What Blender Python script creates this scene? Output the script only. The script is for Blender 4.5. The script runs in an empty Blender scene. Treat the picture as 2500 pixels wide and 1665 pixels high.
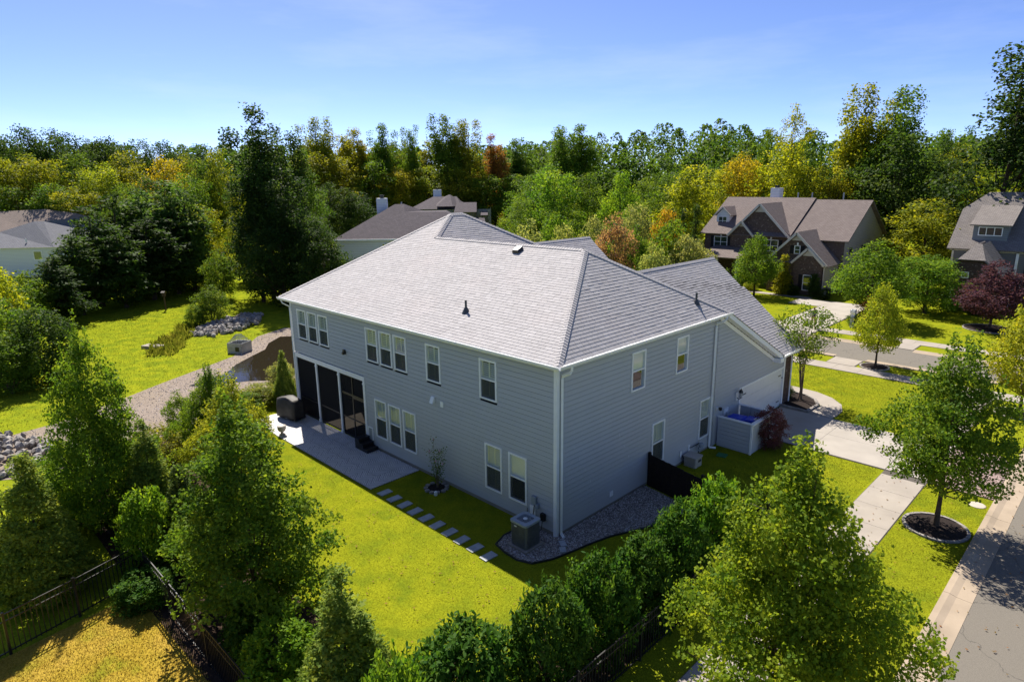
import bpy, bmesh, math, random
import numpy as np
from mathutils import Vector, Matrix

# ------------------------------------------------------------------ camera, sky, sun, exposure
scene = bpy.context.scene
COL = scene.collection
CAMP = np.array([12.995, -14.971, 11.752])
YAW, PITCH, ROLL, FPX = math.radians(45.071), math.radians(14.026), math.radians(-0.730), 1579.41
cam_d = bpy.data.cameras.new('camera'); cam = bpy.data.objects.new('camera', cam_d); COL.objects.link(cam)
_f = Vector((-math.sin(YAW) * math.cos(PITCH), math.cos(YAW) * math.cos(PITCH), -math.sin(PITCH)))
_r = Vector((math.cos(YAW), math.sin(YAW), 0)); _u = _r.cross(_f)
_r2 = math.cos(ROLL) * _r + math.sin(ROLL) * _u; _u2 = -math.sin(ROLL) * _r + math.cos(ROLL) * _u
cam.matrix_world = Matrix(((_r2.x, _u2.x, -_f.x, CAMP[0]), (_r2.y, _u2.y, -_f.y, CAMP[1]), (_r2.z, _u2.z, -_f.z, CAMP[2]), (0, 0, 0, 1)))
cam_d.sensor_width = 36; cam_d.sensor_fit = 'HORIZONTAL'; cam_d.lens = 36 * FPX / 2500
cam_d.clip_start = 0.1; cam_d.clip_end = 3000
scene.camera = cam

SUN = Vector((-0.745, 0.345, 1.0)).normalized()
sun_d = bpy.data.lights.new('sun', 'SUN'); sun = bpy.data.objects.new('sun', sun_d); COL.objects.link(sun)
sun.rotation_euler = SUN.to_track_quat('Z', 'Y').to_euler(); sun.location = (0, 0, 60)
sun_d.energy = 2.75; sun_d.angle = math.radians(0.53); sun_d.color = (1.0, 0.93, 0.82)

world = bpy.data.worlds.new('World'); scene.world = world; world.use_nodes = True
wn = world.node_tree.nodes; wl = world.node_tree.links; wn.clear()
sky = wn.new('ShaderNodeTexSky'); sky.sky_type = 'NISHITA'; sky.sun_disc = False
sky.sun_elevation = math.asin(SUN.z); sky.sun_rotation = math.atan2(SUN.x, SUN.y)
sky.air_density = 0.5; sky.dust_density = 0.8; sky.ozone_density = 8.0; sky.altitude = 1500
bg = wn.new('ShaderNodeBackground'); wo = wn.new('ShaderNodeOutputWorld')
bg.inputs['Strength'].default_value = 0.067
tint = wn.new('ShaderNodeMix'); tint.data_type = 'RGBA'; tint.blend_type = 'MULTIPLY'; tint.inputs[0].default_value = 1.0; tint.inputs[7].default_value = (1.0, .87, .88, 1)
wl.new(sky.outputs[0], tint.inputs[6])
# thin high cloud, spread over the whole sky
tc = wn.new('ShaderNodeTexCoord'); mp = wn.new('ShaderNodeMapping'); mp.inputs['Scale'].default_value = (1.6, 1.6, 9.0); wl.new(tc.outputs['Generated'], mp.inputs['Vector'])
cn = wn.new('ShaderNodeTexNoise'); cn.inputs['Scale'].default_value = 1.7; cn.inputs['Detail'].default_value = 7; cn.inputs['Roughness'].default_value = .6; wl.new(mp.outputs[0], cn.inputs['Vector'])
cr = wn.new('ShaderNodeMapRange'); cr.inputs[1].default_value = .48; cr.inputs[2].default_value = .82; cr.inputs[3].default_value = 0; cr.inputs[4].default_value = .16; wl.new(cn.outputs[0], cr.inputs[0])
cm = wn.new('ShaderNodeMix'); cm.data_type = 'RGBA'; wl.new(cr.outputs[0], cm.inputs[0]); wl.new(tint.outputs[2], cm.inputs[6]); cm.inputs[7].default_value = (5.0, 5.2, 5.6, 1)
wl.new(cm.outputs[2], bg.inputs['Color']); wl.new(bg.outputs[0], wo.inputs[0])

vs = scene.view_settings
vs.view_transform = 'Standard'; vs.look = 'None'; vs.exposure = 1.85; vs.gamma = 1.0; vs.use_curve_mapping = False
cy = scene.cycles
cy.max_bounces = 8; cy.transparent_max_bounces = 12; cy.diffuse_bounces = 3; cy.glossy_bounces = 3; cy.transmission_bounces = 4
cy.caustics_reflective = False; cy.caustics_refractive = False

R = random.Random(7)
GZ = -0.10           # level of the plot
def ground_z(x, y):
    d = math.hypot(x - CAMP[0], y - CAMP[1])
    return GZ + (0.0 if d < 105 else min(9.0, (d - 105) * 0.055))

# ------------------------------------------------------------------ material helpers
MATS = {}
class NT:
    def __init__(s, name):
        s.m = bpy.data.materials.new(name); s.m.use_nodes = True; s.t = s.m.node_tree; s.n = s.t.nodes; s.l = s.t.links
        s.b = s.n['Principled BSDF']; s.o = s.n['Material Output']; MATS[name] = s.m
    def new(s, typ, **kw):
        nd = s.n.new('ShaderNode' + typ)
        for k, v in kw.items():
            if k.startswith('_'): setattr(nd, k[1:], v)
            else:
                key = int(k[1:]) if k[0] == 'i' and k[1:].isdigit() else k.replace('__', ' ')
                inp = nd.inputs[key]
                if hasattr(v, 'links') or isinstance(v, bpy.types.NodeSocket): s.l.new(v, inp)
                else: inp.default_value = v
        return nd
    def link(s, a, b): s.l.new(a, b)
    def mix(s, fac, a, b, blend='MIX'):
        nd = s.n.new('ShaderNodeMix'); nd.data_type = 'RGBA'; nd.blend_type = blend
        for k, v in ((0, fac), (6, a), (7, b)):
            if isinstance(v, bpy.types.NodeSocket): s.l.new(v, nd.inputs[k])
            else:
                if k and len(v) == 3: v = (*v, 1)
                nd.inputs[k].default_value = v
        return nd.outputs[2]
    def math(s, op, a, b=0.0):
        nd = s.n.new('ShaderNodeMath'); nd.operation = op
        for k, v in ((0, a), (1, b)):
            if isinstance(v, bpy.types.NodeSocket): s.l.new(v, nd.inputs[k])
            else: nd.inputs[k].default_value = v
        return nd.outputs[0]
    def ramp(s, fac, stops):
        nd = s.n.new('ShaderNodeValToRGB'); cr = nd.color_ramp
        while len(cr.elements) < len(stops): cr.elements.new(0.5)
        for e, (p, c) in zip(cr.elements, stops): e.position = p; e.color = (*c, 1) if len(c) == 3 else c
        s.l.new(fac, nd.inputs[0]); return nd.outputs[0]
    def pos(s): return s.new('NewGeometry').outputs['Position']
    def objc(s): return s.new('TexCoord').outputs['Object']
    def noise(s, scale, detail=4, rough=.55, vec=None, out=0):
        nd = s.new('TexNoise', Scale=scale, Detail=detail, Roughness=rough)
        s.l.new(vec if vec is not None else s.pos(), nd.inputs['Vector']); return nd.outputs[out]
    def base(s, c, rough=.7, spec=.3):
        if isinstance(c, bpy.types.NodeSocket): s.l.new(c, s.b.inputs['Base Color'])
        else: s.b.inputs['Base Color'].default_value = (*c, 1)
        if isinstance(rough, bpy.types.NodeSocket): s.l.new(rough, s.b.inputs['Roughness'])
        else: s.b.inputs['Roughness'].default_value = rough
        s.b.inputs['Specular IOR Level'].default_value = spec
    def bump(s, h, strength=.3, dist=.02):
        nd = s.new('Bump', Strength=strength, Distance=dist); s.l.new(h, nd.inputs['Height']); s.l.new(nd.outputs[0], s.b.inputs['Normal'])

def plain(name, c, rough=.6, spec=.3, vary=.12, scale=3.0, metal=0):
    t = NT(name); n = t.noise(scale, 5)
    lo = tuple(x * (1 - vary) for x in c); hi = tuple(min(1, x * (1 + vary)) for x in c)
    t.base(t.ramp(n, [(.3, lo), (.7, hi)]), rough, spec); t.b.inputs['Metallic'].default_value = metal
    t.bump(t.noise(scale * 18, 3), .12, .01)
    return t.m

plain('white_trim', (.88, .88, .87), .45, .4, .05)
plain('cream_trim', (.62, .58, .50), .5, .3, .06)
plain('black_metal', (.012, .012, .014), .35, .5, .2)
plain('dark_wood', (.022, .016, .013), .7, .2, .3, 8)
plain('bark', (.075, .055, .04), .9, .1, .35, 6)
plain('bark_pale', (.16, .115, .08), .9, .1, .3, 6)
plain('soil', (.045, .03, .022), .95, .05, .4, 9)
plain('mulch', (.028, .022, .02), .95, .05, .5, 25)
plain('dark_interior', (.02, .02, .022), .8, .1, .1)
plain('shutter_lawn_tint', (.74, .73, .58), .5, .3, .03)  # white shutters; yellow light bounced off the lawn is tinted into the colour
plain('blind_white', (.82, .80, .72), .6, .2, .03)
plain('ac_grey', (.16, .17, .18), .5, .4, .15, 9)
plain('ac_top', (.30, .34, .38), .45, .4, .1, 9)
plain('utility_beige', (.42, .38, .32), .55, .3, .08)
plain('utility_grey', (.32, .35, .37), .5, .4, .1)
plain('bin_blue', (.012, .05, .55), .45, .4, .1)
plain('paper_white', (.8, .8, .78), .6, .2, .02)
plain('grill_cover', (.035, .032, .03), .6, .3, .5, 2)
plain('stone_edge', (.25, .23, .21), .9, .1, .3, 4)
plain('step_stone', (.36, .38, .40), .85, .2, .15, 5)
t = NT('rock'); oi = t.new('ObjectInfo'); n = t.noise(2.2, 5)
t.base(t.mix(t.math('MULTIPLY', n, .6), t.ramp(oi.outputs['Random'], [(0, (.20, .185, .17)), (.4, (.33, .315, .30)), (.75, (.42, .40, .38)), (1, (.30, .245, .20))]), (.16, .145, .13)), .9, .12); t.bump(t.noise(14, 4), .4, .03)
plain('concrete_drain', (.36, .35, .31), .9, .1, .3, 1.5)
plain('sign_green', (.02, .16, .06), .4, .4, .05)
plain('lamp_glass', (.5, .48, .42), .2, .5, .05)
plain('planter_white', (.40, .37, .34), .6, .3, .1)
plain('petal', (.62, .42, .46), .6, .2, .2)
plain('meadow_post', (.10, .07, .05), .9, .1, .3)
plain('skin', (.42, .24, .16), .55, .3, .06)
plain('shirt_navy', (.05, .03, .11), .8, .1, .2)
plain('shorts_tan', (.42, .27, .15), .8, .1, .1)
plain('hair_dark', (.02, .014, .01), .6, .3, .2)
plain('stucco_pale', (.52, .53, .56), .7, .2, .06, 1)
plain('stucco_grey', (.30, .32, .36), .7, .2, .06, 1)
plain('taupe_siding', (.30, .275, .245), .7, .2, .05, 1)
plain('dark_shutter', (.012, .012, .014), .6, .3, .1)
plain('vent_lead', (.06, .065, .07), .5, .4, .2)
plain('garage_door', (.74, .73, .72), .45, .4, .03)

def lapped(name, c, pitch=.178):           # far walls: boards too small to pick apart
    t = NT(name); p = t.objc(); z = t.new('SeparateXYZ', i0=p).outputs[2]
    fr = t.math('FRACT', t.math('DIVIDE', z, pitch))
    line = t.math('LESS_THAN', fr, .12)
    t.base(t.mix(line, c, tuple(x * .55 for x in c)), .7, .2); t.bump(fr, .5, .02)
    return t.m
lapped('lap_white', (.74, .76, .79)); lapped('lap_taupe', (.40, .37, .34)); lapped('lap_dark', (.17, .17, .18)); lapped('lap_grey', (.20, .22, .24))

t = NT('siding')
oi = t.new('ObjectInfo'); n = t.noise(1.2, 6); n2 = t.noise(60, 2)
c = t.mix(n, (.44, .448, .455), (.50, .508, .514))
c = t.mix(t.math('MULTIPLY', oi.outputs['Random'], .35), c, (.525, .53, .535))
t.base(c, .62, .3); t.bump(n2, .15, .004)

t = NT('shingle')
at = t.new('Attribute', _attribute_name='tint'); oc = t.new('ObjectInfo')
sep = t.new('SeparateColor', i0=oc.outputs['Color'])
v = t.math('ADD', at.outputs['Fac'], sep.outputs[0])
n = t.noise(90, 3); big = t.noise(.45, 4)
c = t.ramp(v, [(0, (.33, .318, .322)), (.5, (.405, .392, .396)), (1, (.48, .465, .47))])
c = t.mix(t.math('MULTIPLY', n, .55), c, (.26, .245, .255))
c = t.mix(t.ramp(big, [(.5, (0, 0, 0)), (.75, (.3, .3, .3))]), c, (.43, .385, .38))
t.base(c, .85, .25); t.bump(n, .5, .006)
t = NT('roof_under'); t.base(t.noise(20, 3, out=1) and (.10, .095, .10), .9, .1)

def far_roof(name, a, b):
    t = NT(name); p = t.objc()
    br = t.new('TexBrick', Scale=1.0, Mortar__Size=.012, Brick__Width=.33, Row__Height=.16); br.offset = .5
    uv = t.new('UVMap').outputs[0]; t.link(uv, br.inputs['Vector'])
    br.inputs['Color1'].default_value = (*a, 1); br.inputs['Color2'].default_value = (*b, 1); br.inputs['Mortar'].default_value = (*[x * .4 for x in a], 1)
    n = t.noise(1.1, 5); c = t.mix(t.math('MULTIPLY', n, .5), br.outputs[0], tuple(x * .55 for x in a))
    t.base(c, .9, .15); t.bump(br.outputs[1], .6, -.02)
far_roof('roof_brown', (.19, .155, .145), (.24, .20, .185)); far_roof('roof_plum', (.10, .088, .10), (.14, .12, .135))
far_roof('roof_grey', (.17, .175, .20), (.21, .215, .235)); far_roof('roof_tan', (.26, .21, .18), (.31, .25, .22)); far_roof('roof_taupe', (.20, .18, .17), (.26, .235, .22))

def brick(name, a, b, m, w=.2, h=.067):
    t = NT(name); br = t.new('TexBrick', Scale=1.0, Mortar__Size=.008, Brick__Width=w, Row__Height=h)
    t.link(t.new('UVMap').outputs[0], br.inputs['Vector'])
    br.inputs['Color1'].default_value = (*a, 1); br.inputs['Color2'].default_value = (*b, 1); br.inputs['Mortar'].default_value = (*m, 1)
    n = t.noise(6, 4); sp = t.noise(5.5, 1, .4); c = t.mix(t.math('MULTIPLY', n, .6), br.outputs[0], tuple(x * .35 for x in a))
    c = t.mix(t.ramp(sp, [(.66, (0, 0, 0)), (.7, (.6, .6, .6))]), c, (.36, .29, .25))
    t.base(c, .9, .15); t.bump(br.outputs[1], .5, -.015)
brick('brick_dark', (.10, .055, .042), (.16, .095, .072), (.15, .135, .12)); brick('brick_brown', (.115, .075, .06), (.20, .135, .105), (.19, .165, .145))

def concrete(name, c, vary=.14, stain=.4):
    c = tuple(x * 1.15 for x in c)
    t = NT(name); n = t.noise(.9, 6); f = t.noise(45, 3); st = t.noise(.35, 5)
    oi = t.new('ObjectInfo')
    col = t.ramp(n, [(.25, tuple(x * (1 - vary) for x in c)), (.75, tuple(x * (1 + vary) for x in c))])
    col = t.mix(t.math('MULTIPLY', t.ramp(st, [(.55, (0, 0, 0)), (.75, (1, 1, 1))]), stain), col, tuple(x * .68 for x in c))
    col = t.mix(t.math('MULTIPLY', f, .25), col, tuple(x * .6 for x in c))
    col = t.mix(t.math('MULTIPLY', oi.outputs['Random'], .22), col, tuple(x * .78 for x in c))
    t.base(col, .9, .15); t.bump(f, .2, .004)
concrete('concrete', (.285, .255, .222), .16, .55); concrete('concrete_light', (.315, .288, .255)); concrete('concrete_warm', (.30, .243, .182), .2, .8); concrete('concrete_joint', (.09, .08, .07))
t = NT('asphalt'); f = t.noise(130, 2); n = t.noise(.5, 5); 
c = t.ramp(f, [(.3, (.08, .074, .066)), (.7, (.215, .195, .165))]); c = t.mix(t.math('MULTIPLY', n, .45), c, (.175, .155, .125))
crk = t.new('TexVoronoi', _feature='DISTANCE_TO_EDGE', Scale=.33); wv = t.new('VectorMath', _operation='ADD', i0=t.pos(), i1=t.noise(1.3, 5, out=1)); t.link(wv.outputs[0], crk.inputs['Vector'])
c = t.mix(t.math('MULTIPLY', t.math('LESS_THAN', crk.outputs[0], .005), .4), c, (.03, .03, .03)); t.base(c, .9, .2); t.bump(f, .4, .006)
t = NT('paver'); oi = t.new('ObjectInfo'); at = t.new('Attribute', _attribute_name='tint'); sep = t.new('SeparateColor', i0=oi.outputs['Color'])
c = t.ramp(t.math('ADD', at.outputs['Fac'], sep.outputs[0]), [(0, (.22, .155, .14)), (.5, (.30, .225, .20)), (1, (.34, .27, .25))]); t.base(t.mix(t.math('MULTIPLY', t.noise(30, 3), .4), c, (.2, .15, .14)), .9, .15)
t = NT('patio_slab'); p = t.pos(); sx = t.new('SeparateXYZ', i0=p)     # slabs stamped with a chevron plank pattern
tri = t.math('ABSOLUTE', t.math('SUBTRACT', t.math('FRACT', t.math('DIVIDE', sx.outputs[0], .8)), .5))
st = t.math('FRACT', t.math('DIVIDE', t.math('ADD', sx.outputs[1], t.math('MULTIPLY', tri, .8)), .115))
ln = t.math('LESS_THAN', st, .2); n = t.noise(7, 5); n2 = t.noise(1.2, 4)
idn = t.new('TexWhiteNoise', _noise_dimensions='1D', W=t.math('FLOOR', t.math('DIVIDE', t.math('ADD', sx.outputs[1], t.math('MULTIPLY', tri, .8)), .115)))
c = t.mix(n, (.31, .31, .315), (.54, .53, .52)); c = t.mix(t.math('MULTIPLY', idn.outputs[0], .5), c, (.13, .13, .145)); c = t.mix(ln, c, (.85, .83, .80)); c = t.mix(t.math('MULTIPLY', n2, .35), c, (.32, .32, .33)); t.base(c, .55, .35); t.bump(st, .25, -.006)

def grass(name, lo, mid, hi, dry, dry_at, fine=26):
    lo, mid, hi, dry = [(c[0] * 1.10, c[1] * 1.24, c[2] + .010) for c in (lo, mid, hi, dry)]
    t = NT(name); a = t.noise(.23, 5); b = t.noise(1.1, 5); f = t.noise(fine, 4, .7); d = t.noise(.33, 6, .6)
    c = t.ramp(b, [(.36, lo), (.5, mid), (.62, hi)])
    c = t.mix(t.ramp(a, [(.35, (0, 0, 0)), (.65, (.7, .7, .7))]), c, mid)
    c = t.mix(t.ramp(d, [(dry_at, (0, 0, 0)), (min(1, dry_at + .18), (.85, .85, .85))]), c, dry)
    c = t.mix(t.ramp(f, [(.35, (.65, .65, .65)), (.6, (0, 0, 0))]), c, tuple(x * .35 for x in mid))
    t.base(c, 1.0, 0.0); t.bump(f, .9, .03)
grass('meadow', (.12, .15, .004), (.20, .21, .005), (.27, .255, .006), (.27, .20, .012), .66, 14)
grass('lawn', (.13, .155, .003), (.205, .205, .003), (.25, .235, .004), (.28, .21, .010), .66)
grass('lawn_dry', (.20, .19, .010), (.32, .20, .022), (.36, .235, .03), (.40, .235, .05), .45, 18)
t = NT('grass_blade'); at = t.new('Attribute', _attribute_name='tint'); n = t.noise(.33, 5)
c = t.ramp(at.outputs['Fac'], [(0, (.13, .165, .016)), (.5, (.24, .242, .022)), (1, (.34, .315, .040))]); c = t.mix(t.ramp(n, [(.5, (0, 0, 0)), (.7, (.6, .6, .6))]), c, (.30, .235, .035)); c = t.mix(t.ramp(t.noise(.9, 4), [(.42, (.5, .5, .5)), (.58, (0, 0, 0))]), c, (.13, .175, .010))
t.base(c, .9, .02); tr = t.new('BsdfTranslucent', Color=c); ms = t.new('MixShader', i0=.35); t.link(t.b.outputs[0], ms.inputs[1]); t.link(tr.outputs[0], ms.inputs[2]); t.link(ms.outputs[0], t.o.inputs[0])
t = NT('dry_blade'); at = t.new('Attribute', _attribute_name='tint')
c = t.ramp(at.outputs['Fac'], [(0, (.22, .21, .01)), (.5, (.41, .27, .03)), (1, (.54, .36, .08))]); t.base(c, .7, .15)
t = NT('gravel'); vo = t.new('TexVoronoi', Scale=26.0); t.link(t.pos(), vo.inputs['Vector']); n = t.noise(1, 4)
c = t.mix(vo.outputs['Distance'], (.36, .32, .30), (.10, .085, .08)); c = t.mix(t.math('MULTIPLY', n, .4), c, (.27, .215, .18)); t.base(c, .95, .1); t.bump(vo.outputs['Distance'], .8, -.02)
t = NT('pond_gravel'); vo = t.new('TexVoronoi', Scale=9.0); t.link(t.pos(), vo.inputs['Vector']); n = t.noise(.35, 5); f = t.noise(18, 4)
c = t.mix(t.math('MULTIPLY', vo.outputs['Distance'], 1.0), (.33, .275, .235), (.18, .145, .12)); c = t.mix(t.ramp(n, [(.45, (0, 0, 0)), (.7, (.6, .6, .6))]), c, (.25, .20, .13)); c = t.mix(t.math('MULTIPLY', f, .5), c, (.19, .155, .13)); t.base(c, .95, .1); t.bump(f, .8, .05)
t = NT('pebble'); at = t.new('Attribute', _attribute_name='tint'); t.base(t.ramp(at.outputs['Fac'], [(0, (.10, .085, .08)), (.45, (.30, .27, .25)), (.8, (.46, .42, .40)), (1, (.62, .60, .58))]), .85, .2)
t = NT('water'); n = t.noise(1.6, 4); t.base((.020, .016, .010), .03, .5); t.bump(n, .06, .05); t.b.inputs['IOR'].default_value = 1.33

t = NT('foliage'); at = t.new('Attribute', _attribute_name='tint'); oi = t.new('ObjectInfo')
hs = t.new('HueSaturation', Color=oi.outputs['Color'])
t.link(t.math('ADD', .5, t.math('MULTIPLY', t.math('SUBTRACT', at.outputs['Fac'], .5), -.055)), hs.inputs['Hue'])
t.link(t.math('ADD', .78, t.math('MULTIPLY', at.outputs['Fac'], 1.0)), hs.inputs['Value'])
t.base(hs.outputs[0], .62, .10)
tc = t.mix(.55, hs.outputs[0], (.30, .30, .02)); 
tr = t.new('BsdfTranslucent', Color=t.mix(.5, hs.outputs[0], t.mix(1.0, hs.outputs[0], (2.6, 2.2, .9), 'MULTIPLY'))); ms = t.new('MixShader', i0=.46)
t.link(t.b.outputs[0], ms.inputs[1]); t.link(tr.outputs[0], ms.inputs[2]); t.link(ms.outputs[0], t.o.inputs[0])

def glassy(name, tint, refl, peak):
    t = NT(name); t.n.remove(t.b)
    tp = t.new('BsdfTransparent', Color=(*tint, 1)); gl = t.new('BsdfGlossy', Roughness=.02); gl.inputs['Color'].default_value = (.95, .97, 1, 1)
    fc = t.new('LayerWeight', Blend=.5).outputs['Facing']; fac = t.math('ADD', t.math('MULTIPLY', t.math('POWER', fc, 4.0), peak), refl)
    m1 = t.new('MixShader'); t.link(fac, m1.inputs[0]); t.link(tp.outputs[0], m1.inputs[1]); t.link(gl.outputs[0], m1.inputs[2]); t.link(m1.outputs[0], t.o.inputs[0])
glassy('glass', (.95, .98, .95), .07, .7); glassy('glass_house', (.6, .65, .65), .12, .7)
t = NT('screen'); tp = t.new('BsdfTransparent'); t.base((.05, .055, .052), .8, .1); m1 = t.new('MixShader', i0=.68); t.link(tp.outputs[0], m1.inputs[1]); t.link(t.b.outputs[0], m1.inputs[2]); t.link(m1.outputs[0], t.o.inputs[0])
t = NT('porch_screen'); tp = t.new('BsdfTransparent'); t.base((.012, .012, .014), .8, .1); m1 = t.new('MixShader', i0=.93); t.link(tp.outputs[0], m1.inputs[1]); t.link(t.b.outputs[0], m1.inputs[2]); t.link(m1.outputs[0], t.o.inputs[0])
M = MATS

# ------------------------------------------------------------------ object helpers
def link_obj(name, data, parent=None, m=None):
    o = bpy.data.objects.new(name, data); COL.objects.link(o)
    if parent is not None: o.parent = parent
    if m is not None and data is not None and hasattr(data, 'materials') and not data.materials:
        data.materials.append(M[m] if isinstance(m, str) else m)
    return o
def tag(o, label=None, cat=None, group=None, kind=None):
    if label: o['label'] = label
    if cat: o['category'] = cat
    if group: o['group'] = group
    if kind: o['kind'] = kind
    return o
def empty(name, loc=(0, 0, 0), rz=0, label=None, cat=None, group=None, scale=None):
    o = bpy.data.objects.new(name, None); COL.objects.link(o); o.location = loc; o.rotation_euler = (0, 0, rz); o.empty_display_size = .3
    if scale: o.scale = scale
    return tag(o, label, cat, group)

class MB:
    def __init__(s): s.v = []; s.f = []; s.mi = []; s.cur = 0; s.uv = {}
    def face(s, pts, uv=None):
        i = len(s.v); s.v += [tuple(p) for p in pts]; s.f.append(tuple(range(i, i + len(pts)))); s.mi.append(s.cur)
        if uv: s.uv[len(s.f) - 1] = uv
    def box(s, x0, x1, y0, y1, z0, z1):
        p = [(x0, y0, z0), (x1, y0, z0), (x1, y1, z0), (x0, y1, z0), (x0, y0, z1), (x1, y0, z1), (x1, y1, z1), (x0, y1, z1)]
        i = len(s.v); s.v += p
        for q in ((3, 2, 1, 0), (4, 5, 6, 7), (0, 1, 5, 4), (1, 2, 6, 5), (2, 3, 7, 6), (3, 0, 4, 7)): s.f.append(tuple(i + k for k in q)); s.mi.append(s.cur)
        return s
    def bbox(s, c, sz): return s.box(c[0] - sz[0] / 2, c[0] + sz[0] / 2, c[1] - sz[1] / 2, c[1] + sz[1] / 2, c[2] - sz[2] / 2, c[2] + sz[2] / 2)
    def prism(s, poly, z0, z1):      # poly CCW in xy
        n = len(poly); i = len(s.v); s.v += [(p[0], p[1], z0) for p in poly] + [(p[0], p[1], z1) for p in poly]
        s.f.append(tuple(i + n + k for k in range(n))); s.f.append(tuple(i + n - 1 - k for k in range(n)))
        for k in range(n): s.f.append((i + k, i + (k + 1) % n, i + n + (k + 1) % n, i + n + k))
        s.mi += [s.cur] * (n + 2); return s
    def tube(s, path, r, n=8, cap=True):
        path = [Vector(p) for p in path]; rs = r if isinstance(r, (list, tuple)) else [r] * len(path); rings = []
        for k, p in enumerate(path):
            d = (path[min(k + 1, len(path) - 1)] - path[max(k - 1, 0)]); d = d.normalized() if d.length else Vector((0, 0, 1))
            a = d.cross(Vector((0, 0, 1)) if abs(d.z) < .95 else Vector((1, 0, 0))).normalized(); b = d.cross(a)
            i = len(s.v); s.v += [tuple(p + float(rs[k]) * (math.cos(2 * math.pi * j / n) * a + math.sin(2 * math.pi * j / n) * b)) for j in range(n)]; rings.append(i)
        for i, j in zip(rings, rings[1:]):
            for k in range(n): s.f.append((i + k, j + k, j + (k + 1) % n, i + (k + 1) % n)); s.mi.append(s.cur)
        if cap:
            s.f.append(tuple(rings[0] + k for k in range(n))); s.f.append(tuple(rings[-1] + n - 1 - k for k in range(n))); s.mi += [s.cur] * 2
        return s
    def lathe(s, prof, n=16, c=(0, 0, 0)):
        rings = []
        for r, z in prof:
            i = len(s.v); s.v += [(c[0] + r * math.cos(2 * math.pi * k / n), c[1] + r * math.sin(2 * math.pi * k / n), c[2] + z) for k in range(n)]; rings.append(i)
        for i, j in zip(rings, rings[1:]):
            for k in range(n): s.f.append((i + k, i + (k + 1) % n, j + (k + 1) % n, j + k)); s.mi.append(s.cur)
        s.f.append(tuple(rings[0] + n - 1 - k for k in range(n))); s.f.append(tuple(rings[-1] + k for k in range(n))); s.mi += [s.cur] * 2
        return s
    def beam(s, a, b, w, h, up=(0, 0, 1)):
        a, b = Vector(a), Vector(b); d = (b - a).normalized(); sd = d.cross(Vector(up)).normalized(); u = sd.cross(d)
        p = [q + x * sd * w / 2 + y * u * h / 2 for q in (a, b) for x, y in ((-1, -1), (1, -1), (1, 1), (-1, 1))]
        i = len(s.v); s.v += [tuple(q) for q in p]
        for q in ((0, 1, 2, 3), (7, 6, 5, 4), (0, 4, 5, 1), (1, 5, 6, 2), (2, 6, 7, 3), (3, 7, 4, 0)): s.f.append(tuple(i + k for k in q)); s.mi.append(s.cur)
        return s
    def mesh(s, name, mats):
        me = bpy.data.meshes.new(name); me.from_pydata(s.v, [], s.f)
        for m in ([mats] if isinstance(mats, str) else mats): me.materials.append(M[m])
        if any(s.mi): me.polygons.foreach_set('material_index', s.mi)
        if s.uv:
            ul = me.uv_layers.new(name='UVMap')
            for fi, uv in s.uv.items():
                for k, li in enumerate(me.polygons[fi].loop_indices): ul.data[li].uv = uv[k]
        me.update(); return me
    def build(s, name, mats, parent=None, loc=None, rz=None, smooth=False):
        me = s.mesh(name, mats)
        if smooth: me.polygons.foreach_set('use_smooth', [True] * len(me.polygons))
        o = link_obj(name, me, parent)
        if loc is not None: o.location = loc
        if rz is not None: o.rotation_euler = (0, 0, rz)
        return o

def planar_uv(pts):
    p = [Vector(q) for q in pts]; n = Vector((0, 0, 0))
    for i in range(len(p)): n += p[i].cross(p[(i + 1) % len(p)])
    n.normalize(); u = Vector((0, 0, 1)).cross(n)
    u = u.normalized() if u.length > 1e-4 else Vector((1, 0, 0)); v = n.cross(u)
    return [(q.dot(u), q.dot(v)) for q in p]

def np_mesh(name, V, nper, mat, tint=None):
    """V: (N,k,3) array of N separate k-gons"""
    N, k, _ = V.shape; me = bpy.data.meshes.new(name)
    me.vertices.add(N * k); me.vertices.foreach_set('co', V.astype(np.float32).ravel())
    me.loops.add(N * k); me.loops.foreach_set('vertex_index', np.arange(N * k, dtype=np.int32))
    me.polygons.add(N); me.polygons.foreach_set('loop_start', np.arange(0, N * k, k, dtype=np.int32)); me.polygons.foreach_set('loop_total', np.full(N, k, dtype=np.int32))
    if tint is not None:
        a = me.attributes.new('tint', 'FLOAT', 'FACE'); a.data.foreach_set('value', tint.astype(np.float32))
    me.materials.append(M[mat]); me.update(); me.validate(); return me

def sheet(name, poly, z, mat, kind='structure', parent=None):
    mb = MB(); mb.face([(p[0], p[1], z) for p in poly]); o = mb.build(name, mat, parent)
    if parent is None: tag(o, kind=kind)
    return o

# ------------------------------------------------------------------ ground, roads, pavements
gx = np.concatenate([np.linspace(-900, -160, 20), np.linspace(-150, 120, 91), np.linspace(130, 700, 16)])
gy = np.concatenate([np.linspace(-300, -60, 9), np.linspace(-55, 160, 73), np.linspace(180, 900, 19)])
gv = [(x, y, ground_z(x, y)) for y in gy for x in gx]; nx = len(gx)
gf = [(j * nx + i, j * nx + i + 1, (j + 1) * nx + i + 1, (j + 1) * nx + i) for j in range(len(gy) - 1) for i in range(nx - 1)]
gm = bpy.data.meshes.new('ground'); gm.from_pydata(gv, [], gf); gm.materials.append(M['meadow'])
tag(link_obj('ground', gm), kind='structure')

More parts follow.
